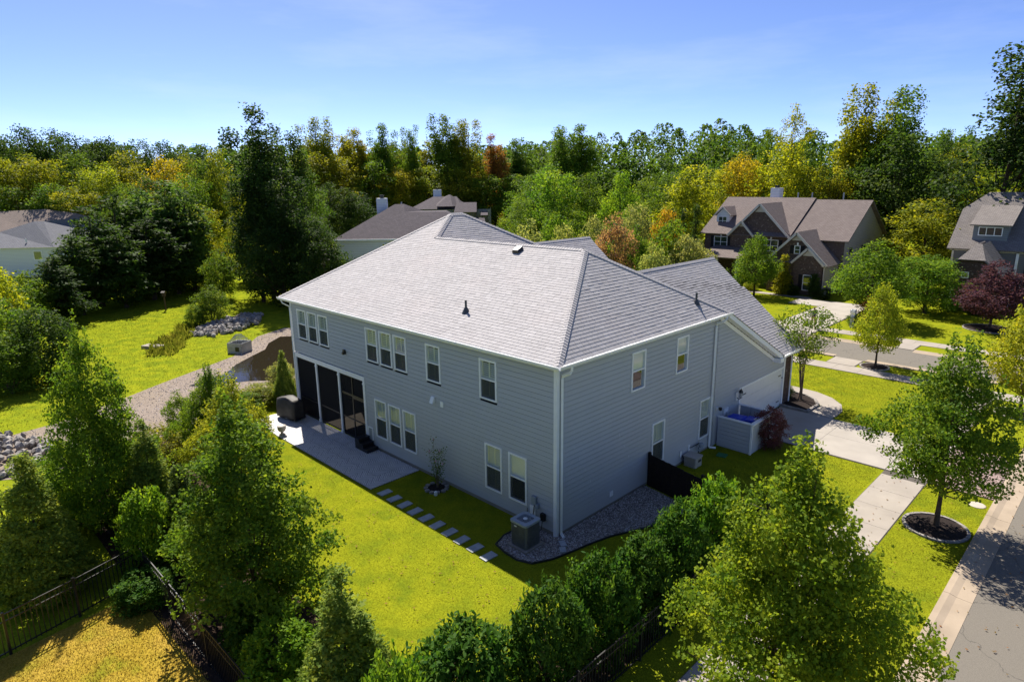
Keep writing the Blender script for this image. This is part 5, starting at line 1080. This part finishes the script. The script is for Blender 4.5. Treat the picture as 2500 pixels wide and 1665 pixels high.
FC = dict(dark=(.030, .060, .011), green=(.072, .13, .012), bright=(.095, .18, .013), lime=(.17, .215, .012), olive=(.14, .165, .010), olivegold=(.155, .17, .010), gold=(.24, .21, .010), yellow=(.22, .205, .010), yellowgreen=(.15, .19, .012), orange=(.20, .145, .012), rust=(.17, .085, .02), pale=(.165, .20, .06), peach=(.26, .17, .07), pine=(.048, .10, .017), purple=(.06, .026, .040), maple=(.082, .14, .012), maplegold=(.165, .20, .015), maplesun=(.10, .155, .012), laurel=(.040, .092, .010), laurellime=(.085, .165, .010), arbor=(.12, .175, .026), arbordark=(.055, .095, .016), burgundy=(.13, .05, .05))
def place(var, x, y, h, r, color, label, name='tree', group=None, rz=None, z=None, cat='tree', crown='crown'):
    root = empty(name, (x, y, ground_z(x, y) if z is None else z), R.uniform(0, 6.28) if rz is None else rz, label, cat, group, (r / var['r'], r / var['r'], h / var['h']))
    link_obj('trunk', var['trunk'], root); c = link_obj(crown, var['crown'], root); col = FC[color] if isinstance(color, str) else color; j = R.uniform(.88, 1.14); c.color = (col[0] * j * R.uniform(.93, 1.08), col[1] * j, col[2], 1)
    return root
POP = [make_tree(100 + k, 20, 3.0, .03, 'column', 270, 42, .44, .29, 'kite', .24, leaders=6 + k, limbs=24, ragged=.5) for k in range(3)]
RND = [make_tree(110 + k, 15, 3.6, .06, 'round', 300, 42, .46, .28, 'kite', .22, limbs=18, ragged=.36) for k in range(3)]
SPARSE = make_tree(120, 20, 3.2, .42, 'vase', 170, 24, .34, .26, 'kite', .22, limbs=36, ragged=.35, shell=.4)
PIN = [make_tree(130 + k, 12, 2.3, .08, 'column', 300, 22, .36, .42, 'needle', .2, flat=.5, up=.6, rnd=.6, limbs=30, ragged=.35, along_out=True) for k in range(2)]
CYP = make_tree(140, 9, 1.1, .03, 'cone', 240, 20, .2, .26, 'spray', .1, up=.2, limbs=4, ragged=.12, along_out=True)
SHR = [make_tree(150 + k, 5, 1.6, .05, 'bush', 240, 36, .19, .15, 'kite', .07, limbs=12, stems=2, ragged=.2) for k in range(3)]
MPL = [make_tree(160 + k, 6, 2.0, .2, 'ovate', 330, 34, .19, .14, 'oval', .08, limbs=22, ragged=.2) for k in range(3)]
CRAPE = make_tree(170, 5.2, 1.4, .36, 'vase', 170, 22, .17, .12, 'small', .04, limbs=16, stems=4, ragged=.3, bark='bark_pale')

L_RIDGE = 'on the far wooded ridge at the left'; L_MID = 'in the wood behind the pines at the left'; L_PINE = 'in the dark belt beside the meadow'
M_LINE = 'in the tree line behind the houses'; M_LOW = 'in the lower tier behind the plum roofs'; RT = 'in the wood behind the brick house'; RR = 'in the trees behind the right-edge house'; GARD = 'beyond the main roof'; LSH = 'in the thicket at the left edge'
NOUN = dict(round='round-crowned tree', poplar='tall narrow tree', pine='bushy pine', cypress='dark columnar cypress', shrub='leafy shrub', sparse='thin open-crowned tree')
CW = dict(dark='dark green', green='mid green', bright='bright green', lime='yellowish green', olive='olive green', olivegold='olive and gold', gold='golden', yellow='yellow', yellowgreen='light lime', orange='orange tinged', rust='rust red', pale='pale silvery green', peach='peach tinged', pine='deep green')
TREES = [
 (L_RIDGE, 'round', [(-135.9, 3.3, 18.7, 4.4, 'dark'), (-130.5, 6.0, 18.2, 3.9, 'dark'), (-135.0, 9.6, 19.5, 4.0, 'dark'), (-134.5, 12.6, 19.3, 4.4, 'dark'), (-128.9, 15.0, 18.7, 3.9, 'dark'), (-132.9, 19.8, 17.6, 4.0, 'dark'), (-132.1, 23.0, 18.0, 4.4, 'dark'), (-126.3, 25.3, 17.8, 3.9, 'dark'), (-130.0, 30.4, 17.3, 4.0, 'dark'), (-128.7, 34.2, 16.2, 4.0, 'dark'), (-118.1, 34.2, 17.1, 3.5, 'dark')]),
 (L_MID, 'round', [(-115.9, 1.9, 14.6, 4.3, 'olive'), (-113.5, 4.9, 15.3, 4.3, 'olive'), (-110.9, 8.2, 14.5, 3.9, 'olive'), (-114.1, 12.2, 15.5, 4.3, 'green'), (-105.7, 13.3, 14.2, 3.7, 'yellowgreen'), (-110.5, 18.7, 15.9, 4.3, 'olive'), (-103.2, 22.2, 14.9, 3.6, 'gold'), (-110.1, 27.0, 15.5, 3.5, 'olive'), (-105.2, 6.5, 11.3, 3.9, 'green'), (-108.9, 2.6, 10.6, 4.0, 'green'), (-102.6, 9.8, 10.7, 3.8, 'olive'), (-84.7, 20.7, 15.3, 3.0, 'green'), (-83.9, 22.9, 16.3, 3.0, 'olive'), (-69.8, 14.8, 9.3, 2.2, 'olive'), (-66.0, 17.5, 8.5, 1.8, 'yellowgreen'), (-77, 12, 12.5, 3, 'dark'), (-80, 17, 13, 3, 'green'), (-88, 12, 12, 3.5, 'green')]),
 (L_PINE, 'pine', [(-61.3, 1.2, 10.1, 2.4, 'dark'), (-64.6, 4.3, 11.1, 2.8, 'dark'), (-66.0, 7.2, 11.5, 2.9, 'pine'), (-67.1, 10.2, 12.2, 2.9, 'pine'), (-64.7, 11.3, 11.6, 2.5, 'pine'), (-57.7, -1.3, 7.5, 2.3, 'dark'), (-58.5, 2.6, 8.2, 2.2, 'dark'), (-61.2, 6.0, 8.6, 2.4, 'dark'), (-63, 9.0, 8.5, 2.3, 'dark'), (-54.5, -3.6, 6.0, 2.0, 'dark')]),
 (LSH, 'shrub', [(-56.3, 11.0, 5.0, 1.6, 'green'), (-45.5, -9.3, 6.6, 2.2, 'lime'), (-47.3, -8.2, 5.4, 2.0, 'green'), (-36.5, -9.6, 5.2, 1.7, 'green'), (-34.8, -8.1, 4.6, 1.8, 'dark'), (-33.5, -10.2, 3.6, 1.6, 'green'), (-53, -5.9, 5, 1.9, 'green'), (-39.5, -11.0, 6.0, 2.0, 'lime'), (-41.0, -9.4, 4.4, 1.7, 'dark'), (-51, -9, 6.0, 2.2, 'pale')]),
 (M_LINE, 'poplar', [(-65.6, 26.5, 15.6, 2.4, 'green'), (-114.8, 55.7, 21.9, 4.3, 'olive'), (-114.2, 60.6, 19.2, 3.9, 'olivegold'), (-111.8, 64.6, 20.1, 3.4, 'olivegold'), (-107.8, 67.0, 20.9, 3.3, 'green'), (-103.0, 70.3, 20.2, 2.4, 'green'), (-105.7, 76.8, 17.6, 3.4, 'olive'), (-99.6, 78.0, 22.7, 4.3, 'green'), (-96.3, 81.8, 21.7, 3.8, 'olivegold'), (-92.7, 85.7, 18.8, 2.9, 'rust'), (-92.1, 92.1, 17.7, 3.9, 'green'), (-78.2, 91.3, 20.1, 4.1, 'green'), (-76.2, 95.5, 20.3, 3.7, 'green'), (-111.4, 72.4, 17.2, 4.0, 'olive')]),
 (M_LOW, 'round', [(-108.4, 50.7, 15.6, 5.2, 'olive'), (-107.1, 56.9, 14.7, 5.2, 'olive'), (-104.7, 62.7, 13.8, 4.8, 'green'), (-100.8, 66.6, 12.5, 4.4, 'yellow'), (-98.2, 71.7, 12.8, 4.8, 'yellowgreen'), (-94.1, 76.7, 11.9, 5.2, 'olive'), (-90.4, 80.9, 10.9, 4.4, 'green'), (-85.8, 85.7, 10.9, 4.4, 'green'), (-53.1, 56.3, 12.5, 3.4, 'green'), (-45.0, 51.2, 13.5, 3.7, 'bright'), (-44.1, 57.2, 12.6, 2.8, 'green'), (-37.0, 55.0, 12.5, 2.4, 'bright'), (-44.4, 72.9, 12.3, 3.2, 'green'), (-32.3, 65.1, 13.4, 4.4, 'lime'), (-49, 49, 9.0, 3, 'green'), (-41, 48, 8.5, 2.6, 'green'), (-58, 66, 13, 3.5, 'olive'), (-38, 68, 12.5, 3.5, 'green'), (-84.5, 40.1, 11.2, 3.7, 'dark'), (-82.0, 44.3, 9.8, 3.4, 'dark'), (-75.8, 31.0, 12.9, 3.4, 'dark'), (-70, 27, 11, 3.2, 'dark'), (-60, 62, 12, 3.4, 'green')]),
 (RT, 'cypress', [(-27.8, 51.5, 7.9, 1.0, 'dark'), (-26.9, 53.2, 9.0, 1.1, 'dark'), (-26.6, 55.6, 9.4, 1.1, 'dark'), (-29.4, 55.1, 8.7, 1.1, 'dark')]),
 (RT, 'round', [(-30.4, 75.1, 15.0, 3.2, 'gold'), (-24.0, 73.6, 15.9, 4.0, 'lime'), (-21.2, 76.9, 13.1, 3.6, 'olive'), (-18.0, 75.9, 11.9, 3.0, 'olivegold'), (-14.7, 79.0, 15.6, 4.2, 'green'), (-28, 80, 13, 3.6, 'green'), (-34, 78, 13.5, 3.6, 'olive')]),
 (RT, 'poplar', [(-29.6, 79.9, 18.1, 1.4, 'green'), (-14.1, 83.4, 22.4, 3.6, 'green')]),
 (RR, 'round', [(-7.4, 89.0, 15.5, 3.8, 'olive'), (-3.3, 79.6, 13.2, 4.0, 'yellowgreen'), (1.9, 76.4, 16.1, 3.9, 'green'), (-2.8, 70.5, 8.2, 2.6, 'yellowgreen'), (6, 80, 16, 4, 'green'), (-6, 77, 9, 3, 'dark')]),
 (RR, 'poplar', [(-10.2, 92.6, 17.2, 2.9, 'green'), (4.2, 73.4, 23.1, 4.3, 'olive'), (9, 78, 22, 4, 'green')]),
 (GARD, 'shrub', [(-29.7, 30.0, 8.0, 1.9, 'pale'), (-30.5, 34.7, 8.4, 2.0, 'green'), (-25.9, 30.7, 7.7, 1.5, 'pale'), (-36.4, 34.7, 7.4, 2.0, 'green'), (-26.2, 35.6, 8.2, 1.7, 'pale'), (-26.3, 42.9, 9.1, 2.0, 'pale'), (-20.9, 34.5, 7.5, 1.6, 'green'), (-19.1, 38.1, 8.0, 2.1, 'green'), (-21.7, 41.2, 8.8, 1.6, 'orange'), (-16.0, 30.6, 6.6, 1.3, 'pale'), (-16.9, 37.1, 6.8, 1.7, 'pale'), (-33, 40, 7.5, 2.2, 'green'), (-23.4, 33, 6.5, 1.8, 'green'), (-30, 46, 7.5, 2.4, 'green'), (-24, 46.5, 6.5, 2.0, 'green'), (-20.5, 45, 5.5, 1.8, 'pale')])]
VAR = dict(round=RND, poplar=POP, pine=PIN, cypress=[CYP], shrub=SHR, sparse=[SPARSE])
NAME = dict(round='broadleaf_tree', poplar='poplar_tree', pine='pine_tree', cypress='cypress_tree', shrub='shrub')
cnt_t = 0
for where, kind, rows in TREES:
    for (x, y, h, r, colr) in rows:
        place(VAR[kind][cnt_t % len(VAR[kind])], x, y, h, r, colr, f'{CW[colr]} {NOUN[kind]} {where}' if kind != 'cypress' else f'dark columnar cypress left of the brick house roof', NAME[kind], f'{kind} trees {where}', cat='shrub' if kind == 'shrub' else 'tree'); cnt_t += 1
# trees that stand out one by one
place(POP[1], -52.5, 15.0, 18.9, 3.3, 'dark', 'tallest dark green tree with forked top left of the pale house', 'poplar_tree', rz=.8)
place(POP[2], -51.1, 13.2, 12.6, 2.2, 'dark', 'dark columnar tree on the left flank of the tallest forked tree', 'poplar_tree')
place(POP[0], -55.1, 18.8, 17.1, 2.4, 'dark', 'dark narrow tree just right of the tallest forked tree', 'poplar_tree')
place(POP[0], -47.5, 13.8, 11.9, 2.6, 'dark', 'dark leafy column in front of the tallest forked tree', 'poplar_tree', rz=2)
place(RND[0], -45.4, 15.4, 9.4, 2.7, 'dark', 'dark rounded tree below the tallest forked tree', 'broadleaf_tree')
place(RND[1], -42.2, 15.4, 8.0, 2.3, 'dark', 'dark rounded tree leaning towards the pale house wall', 'broadleaf_tree')
place(SPARSE, -25.0, 77.5, 21.5, 2.6, 'olivegold', 'tall open tree with brownish top above the brick house chimney', 'open_tree')
place(POP[2], -17.0, 80.4, 22.8, 3.6, 'olivegold', 'very tall golden brown tree right of the brick house ridge', 'poplar_tree')
place(RND[2], -10.8, 76.0, 16.8, 4.8, 'dark', 'massive dark green tree behind the right gable of the brick house', 'broadleaf_tree')
place(POP[0], .7, 68.1, 23.5, 4.6, 'dark', 'tallest tree of all, rising behind the right-edge house', 'poplar_tree')
place(SPARSE, -8.4, 86.0, 17.5, 2.0, 'dark', 'nearly bare tree with upright branches against the sky at the right', 'open_tree')
place(RND[1], -4.4, 63.1, 9.4, 3.9, 'olive', 'broad spreading tree between the brick house and the right-edge house', 'broadleaf_tree')
place(SHR[0], -21.2, 31.9, 8.7, 1.8, 'peach', 'peach and orange tinged shrub tree right above the main roof ridge', 'shrub', cat='shrub')
place(MPL[0], -15.7, 48.65, 6.3, 2.5, 'maple', 'rounded maple in front of the brick house beside the grey garage roof', 'maple_tree')
place(CYP, -13.9, 51.2, 4.4, 1.0, 'olivegold', 'golden tipped conical evergreen against the brick house garage', 'evergreen')
place(MPL[1], -3.4, 43.4, 6.8, 3.3, 'maple', 'big dense maple beside the driveway across the street', 'maple_tree')
place(RND[0], -.8, 50.0, 5.1, 2.6, 'green', 'spreading tree with pale blossom before the right-edge house', 'flowering_tree')
place(MPL[2], 4.52, 46.27, 5.4, 2.8, 'purple', 'purple leaved plum tree on the lawn at the right', 'plum_tree')
place(MPL[0], 1.35, 29.29, 5.4, 1.6, 'maplegold', 'small street tree with yellowing leaves by the front road', 'maple_tree')
place(SHR[1], -2.3, 41.2, 2.6, 1.2, 'rust', 'small red and orange sapling behind the street tree', 'sapling', cat='sapling')
place(CRAPE, .5, 19.6, 5.3, 1.5, 'green', 'multi stemmed crape myrtle at the garage corner', 'crape_myrtle', rz=.4)
place(SHR[2], 1.95, 12.3, 1.9, .7, 'burgundy', 'burgundy leaved shrub outside the bin enclosure', 'shrub', cat='shrub')
place(MPL[1], 9.3, 24.8, 6.2, 1.9, 'maplegold', 'street tree with reddening leaves at the right edge', 'maple_tree')
for k, (x, y, h, r, col, lab) in enumerate([(-17.4, 51.6, 1.0, .8, 'lime', 'bright green mound by the brick house path'), (-12.9, 51.3, 1.1, .7, 'dark', 'clipped dark ball shrub under the brick house garage window'), (-10.9, 51.5, 2.4, .6, 'dark', 'tall dark shrub right of the brick house garage window'), (-9.7, 51.2, 1.2, .7, 'dark', 'low dark shrub at the brick house garage corner'), (.6, 51.9, 1.2, .7, 'bright', 'bright green ball shrub before the right-edge house'), (2.6, 52.0, 1.6, 1.0, 'dark', 'dark shrub below the right-edge house window'), (-3.2, 40.6, 1.2, .9, 'green', 'low shrub round the white mailbox'), (-19.5, 51.8, 1.2, .9, 'green', 'low shrub left along the brick house front'), (-.3, 19.4, .8, .45, 'dark', 'tiny dark shrub at the garage brick corner')]):
    place(SHR[k % 3], x, y, h, r, col, lab, 'shrub', cat='shrub')

same = {}
for o in scene.objects:
    if o.parent is None and 'label' in o: same.setdefault(o['label'], []).append(o)
ORDN = ['leftmost', 'second from left', 'third from left', 'fourth from left', 'fifth from left', 'sixth from left', 'seventh from left', 'eighth from left', 'ninth from left', 'tenth from left', 'eleventh from left', 'twelfth from left']
for lab, obs in same.items():
    if len(obs) > 1:
        obs.sort(key=lambda o: -math.atan2(o.location.y - CAMP[1], o.location.x - CAMP[0]))
        for k, o in enumerate(obs): o['label'] = f'{lab}, {ORDN[k]}'
# far woods: one mass on the hill, too many to count
def forest():
    g = np.random.default_rng(9); Vs, Ts = [], []
    ang0 = math.radians(135)
    def tree_at(x, y, h, r, tint, n):
        z0 = ground_z(x, y); th = g.uniform(0, 6.28, n); t = g.random(n) ** .8; pr = np.sin(np.pi * np.clip(t * .9 + .08, 0, 1)) ** .6
        lob = 1 + .25 * np.sin(3 * th + g.uniform(0, 6)) + .2 * np.sin(7 * t + g.uniform(0, 6)); rr = r * pr * lob * g.uniform(.6, 1, n)
        p = np.stack([x + rr * np.cos(th), y + rr * np.sin(th), z0 + h * (.12 + .88 * t)], -1); o = unit(p - np.array([x, y, z0 + h * .45]))
        Vs.append(leaf_polys(g, p, o, .85, 'kite', .35, .7)); Ts.append(np.clip(tint + g.normal(0, .14, n), 0, 1))
    for k in range(150):            # dark under-storey close behind the front trees
        a = math.radians(135 + 43 - 86 * k / 149); d = g.uniform(152, 162); tree_at(CAMP[0] + d * math.cos(a), CAMP[1] + d * math.sin(a), g.uniform(10, 14), g.uniform(3, 4.2), g.uniform(.05, .45), 380)
    for k in range(330):
        a = math.radians(g.uniform(91, 179)); d = g.uniform(160, 280); x, y = CAMP[0] + d * math.cos(a), CAMP[1] + d * math.sin(a)
        hump = 1 + .35 * math.exp(-((math.degrees(a) - 121) / 9) ** 2); tree_at(x, y, g.uniform(13, 17) * (hump if d > 190 else 1), g.uniform(3.5, 5.5), g.uniform(.1, .65), 560)
    V = np.concatenate(Vs); o = link_obj('forest', np_mesh('forest', V, 4, 'foliage', np.concatenate(Ts))); o.color = (.062, .108, .014, 1)
    tag(o, 'distant woodland covering the hills along the horizon', 'forest', kind='stuff')
forest()

# near trees, leaf by leaf
def solo(var, x, y, h, r, col, label, name, cat='tree', rz=0, z=GZ): return place(var, x, y, h, r, col, label, name, rz=rz, z=z, cat=cat)
m1 = make_tree(201, 7.2, 2.35, .34, 'ovate', 600, 72, .165, .082, 'maple', .085, shoots=16, limbs=40, ragged=.30, up=.5, hang=.3, shell=.5, tshift=.05)
solo(m1, 9.2, -3.7, 6.8, 1.98, 'maplesun', 'large sunlit maple filling the bottom right above the pavement', 'maple_tree')
m2 = make_tree(202, 7.0, 2.5, .24, 'ovate', 480, 50, .17, .095, 'maple', .095, shoots=12, limbs=34, ragged=.30, up=.5, hang=.3, shell=.5)
solo(m2, 9.05, 9.5, 6.7, 2.3, 'maple', 'green street maple in a stone ring beside the kerb at the right', 'maple_tree')
m3 = make_tree(203, 6.8, 2.3, .05, 'ovate', 560, 62, .165, .092, 'maple', .09, shoots=12, limbs=30, ragged=.32, up=.4, hang=.3, shell=.55)
solo(m3, -3.4, -8.9, 6.35, 2.25, 'maple', 'large bushy maple left of centre inside the fence corner', 'maple_tree')
solo(m3, -11.5, -10.57, 7.2, 1.75, 'green', 'tall dark maple at the left beyond the fence corner', 'maple_tree', rz=2.2)
solo(m2, -9.9, -6.6, 5.2, 1.6, 'maplegold', 'young maple with pale sunlit top in front of the patio end', 'maple_tree', rz=1.1)
solo(m1, -13.0, -6.2, 4.6, 1.3, 'maple', 'slender young maple left of the pale topped one by the pond', 'maple_tree', rz=3.6)
ar = [make_tree(210 + k, 4.4, 1.15, .02, 'cone', 620, 44, .085, .10, 'spray', .05, flat=.8, up=.3, rnd=.5, limbs=6, ragged=.13, along_out=True, shell=.85) for k in range(2)]
solo(ar[0], 2.2, -9.3, 4.25, 1.45, 'arbor', 'conical arborvitae with a thin leading tip at the bottom centre', 'arborvitae')
solo(ar[1], -8.9, -12.9, 4.7, 1.5, 'arbor', 'wide arborvitae behind the fence at the bottom left', 'arborvitae')
solo(ar[0], -10.3, -9.4, 4.2, 1.2, 'arbor', 'feathery arborvitae between the two big left maples', 'arborvitae', rz=2)
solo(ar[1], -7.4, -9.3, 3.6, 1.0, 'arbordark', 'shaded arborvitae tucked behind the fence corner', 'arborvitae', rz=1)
solo(ar[0], -12.3, -12.4, 2.6, .95, 'arbor', 'low arborvitae left of the tall dark maple', 'arborvitae', rz=4)
solo(ar[1], -19.4, -.1, 3.3, .7, 'arbor', 'narrow arborvitae against the far rear corner of the house', 'arborvitae', rz=4)
la = [make_tree(220 + k, 2.9, 1.15, .02, 'bush', 380, 22, .085, .165, 'laurel', .03, up=.25, rnd=.6, limbs=16, stems=3, ragged=.22, along_up=True, shell=.72, flat=1.5, shoots=10) for k in range(3)]
for k, (x, y, h, r, col, lab) in enumerate([(3.75, -7.3, 2.55, 1.2, 'laurel', 'plump laurel bush at the bottom edge, lowest of the hedge'), (4.4, -5.35, 2.85, .95, 'laurel', 'tall laurel bush, second of the hedge, before the lawn shadow edge'), (4.5, -3.45, 2.75, .9, 'laurel', 'laurel bush, third of the hedge, opposite the air conditioner'), (4.5, -1.6, 2.5, .9, 'laurel', 'laurel bush, fourth of the hedge, beside the gravel bed'), (4.55, .25, 2.75, .95, 'laurel', 'laurel bush, fifth of the hedge, left of the big maple'), (4.55, 2.2, 2.85, .95, 'laurellime', 'brighter laurel bush, last of the hedge, beside the wooden fence'), (-.15, -9.7, 1.9, .95, 'laurellime', 'bright green laurel bush left of the bottom centre arborvitae'), (4.4, -9.6, 3.4, .8, 'laurellime', 'bright laurel tips at the bottom edge right of the arborvitae'), (-1.9, -9.6, 1.5, .8, 'laurel', 'low dark laurel under the large bushy maple'), (-7.9, -10.2, 2.7, .9, 'laurellime', 'yellow green laurel leaning over the fence corner'), (-6.3, -10.9, 1.0, .8, 'laurel', 'leafy branches hanging over the fence corner rail')]):
    solo(la[k % 3], x, y, h, r, col, lab, 'laurel_bush', 'bush', rz=k * 1.3)
for k, (x, y, h, r, col, lab) in enumerate([(-18.2, -5.9, 2.5, .6, 'green', 'thin sapling standing on the pond shore'), (-19.9, -2.3, 1.2, 1.0, 'green', 'low hedge clump behind the covered grill'), (-20.6, -1.0, 1.2, 1.1, 'yellowgreen', 'low light hedge clump at the house corner by the pond'), (-15.8, -5.2, 1.5, 1.0, 'green', 'rounded shrub beyond the patio end'), (-15.9, -3.3, 1.3, .7, 'olive', 'olive shrub beside the garden urn'), (-14.6, -4.6, 1.1, .8, 'yellowgreen', 'light shrub near the lawn corner by the patio'), (-44.3, 5.5, 3.3, 1.3, 'green', 'young tree above the far riprap heap'), (-43.7, 3.9, 2.0, .8, 'green', 'small sapling left of the far riprap heap'), (-14.3, -8.0, 2.4, 1.3, 'olive', 'shrub at the foot of the tall dark maple'), (-21.5, .8, 2.0, .8, 'pale', 'wispy pale plant at the pond edge by the house'), (-17.0, -9.5, 2.2, 1.2, 'green', 'shrub beside the left gravel shore'), (-13.6, -11.3, 2.6, 1.3, 'green', 'leafy shrub at the left behind the low arborvitae')]):
    solo(SHR[k % 3], x, y, h, r, col, lab, 'shrub', 'shrub', rz=k * 1.9)
# rose bush
rs = empty('rose_bush', (-5.8, -.5, GZ), .3, 'tall thin rose bush with pale pink flowers against the rear wall', 'rose bush')
g_ = np.random.default_rng(77); st = MB(); tips = []
for k in range(7):
    a = g_.uniform(0, 6.28); p = [(.03 * math.cos(a), .03 * math.sin(a), 0)]; sp = g_.uniform(.1, .45); hh = g_.uniform(1.0, 1.9)
    for j in range(1, 6): p.append((sp * (j / 5) ** 1.3 * math.cos(a) + g_.normal(0, .02), sp * .7 * (j / 5) ** 1.3 * math.sin(a) + g_.normal(0, .02), hh * j / 5))
    st.tube(p, [.014, .012, .010, .008, .006, .004], 5); tips.append(p)
st.build('stems', 'bark_pale', rs)
pos = np.array([np.array(p[j]) + g_.normal(0, .09, 3) for p in tips for j in range(2, 6) for _ in range(26)]); V = leaf_polys(g_, pos, unit(g_.normal(0, 1, pos.shape)), .06, 'oval')
c = link_obj('leaves', np_mesh('leaves', V, 5, 'foliage', g_.random(len(pos))), rs); c.color = (*FC['green'], 1)
for p in tips[:5]:
    fl = MB()
    for j in range(3): fl.lathe([(.015, 0), (.05 - .012 * j, .03 + .015 * j), (.02, .06 + .01 * j)], 8, (p[-1][0], p[-1][1], p[-1][2] + .01 * j))
    fl.build('flower', 'petal', rs)

# ------------------------------------------------------------------ grass blades on the nearer lawns, meadow tufts
def blades(name, poly, n, hgt, mat, label, seed, avoid=()):
    g = np.random.default_rng(seed); xs = [p[0] for p in poly]; ys = [p[1] for p in poly]
    x = g.uniform(min(xs), max(xs), n); y = g.uniform(min(ys), max(ys), n); k = in_poly(x, y, poly)
    for q in avoid: k &= ~in_poly(x, y, q)
    x, y = x[k], y[k]; n = len(x); a = g.uniform(0, 6.28, n); w = g.uniform(.006, .012, n) * hgt / .05; hh = g.uniform(.5, 1.2, n) * hgt; lean = g.normal(0, .45, (n, 2)) * hh[:, None]
    V = np.zeros((n, 3, 3)); V[:, 0] = np.stack([x - w * np.cos(a), y - w * np.sin(a), np.full(n, GZ)], -1); V[:, 1] = np.stack([x + w * np.cos(a), y + w * np.sin(a), np.full(n, GZ)], -1); V[:, 2] = np.stack([x + lean[:, 0], y + lean[:, 1], GZ + hh], -1)
    tag(link_obj(name, np_mesh(name, V, 3, mat, np.clip(g.normal(.5, .2, n), 0, 1))), label, 'grass', kind='stuff')
pat = [(-18.6, -2.45), (-7.6, -2.45), (-7.6, 0), (-18.6, 0)]
blades('lawn_grass', [(-16.5, -3.4), (-16, -2.4), (-7.5, -2.4), (-7.4, -.1), (.1, -.1), (.1, 5.2), (6.3, 4.5), (6.3, -9.8), (3, -8.8), (-2, -8), (-7, -8), (-13, -6)], 230000, .032, 'grass_blade', 'short yellow green lawn grass behind the house', 1, (gb, pat))
blades('verge_grass', [(7.97, -8), (10.1, -8), (10.1, 13.1), (7.97, 13.1)], 45000, .035, 'grass_blade', 'short lawn grass of the roadside verge', 2)
blades('front_grass', [(2.8, 18.3), (6.4, 18), (6.4, 26.8), (-6, 26.8), (-6, 21.8), (1, 21.5), (2.5, 20)], 40000, .05, 'grass_blade', 'short lawn grass of the front garden', 3)
blades('side_grass', [(.3, 5.6), (6.3, 4.7), (6.3, 13.2), (1.8, 13.2), (1.8, 10.9), (.3, 10.9)], 22000, .05, 'grass_blade', 'lawn grass of the side yard', 4)
blades('dry_grass', [(-7.0, -10.8), (5.2, -10.8), (5.2, -16), (-6.2, -16)], 60000, .05, 'dry_blade', 'dry orange brown grass outside the fence at the bottom left', 5)
blades('meadow_grass', [(-25.5, -12), (-29, -3.2), (-32, 2.4), (-37, 6.5), (-48, 6), (-70, 16), (-66, 8), (-50, -4), (-34, -12), (-30, -16), (-22, -18)], 70000, .085, 'grass_blade', 'longer meadow grass beyond the pond', 6)
blades('reeds', [(-35.5, -.6), (-36.6, -2.2), (-40, -.6), (-42.2, 1.6), (-45.5, 3.0), (-44.2, 4.4), (-42.6, 3.0), (-40.8, 2.9), (-39.4, 1.2), (-37.8, 1.0)], 2600, .5, 'grass_blade', 'tall weeds along the meadow below the riprap heap', 8)

# fallen leaves on lawns and paving
g_ = np.random.default_rng(31); n = 900
x = np.concatenate([g_.uniform(-12, 4, 350), g_.uniform(6.5, 13.5, 550)]); y = np.concatenate([g_.uniform(-9, -2.7, 350), g_.uniform(-7, 18, 550)])
pos = np.stack([x, y, np.full(n, GZ + .055)], -1); V = leaf_polys(g_, pos, np.tile([0, 0, 1.0], (n, 1)), .075, 'oval', 2.0, .25)
o = link_obj('fallen_leaves', np_mesh('fallen_leaves', V, 5, 'foliage', g_.random(n))); o.color = (.17, .10, .03, 1); tag(o, 'scattered fallen brown leaves on lawn and street', 'leaves', kind='stuff')
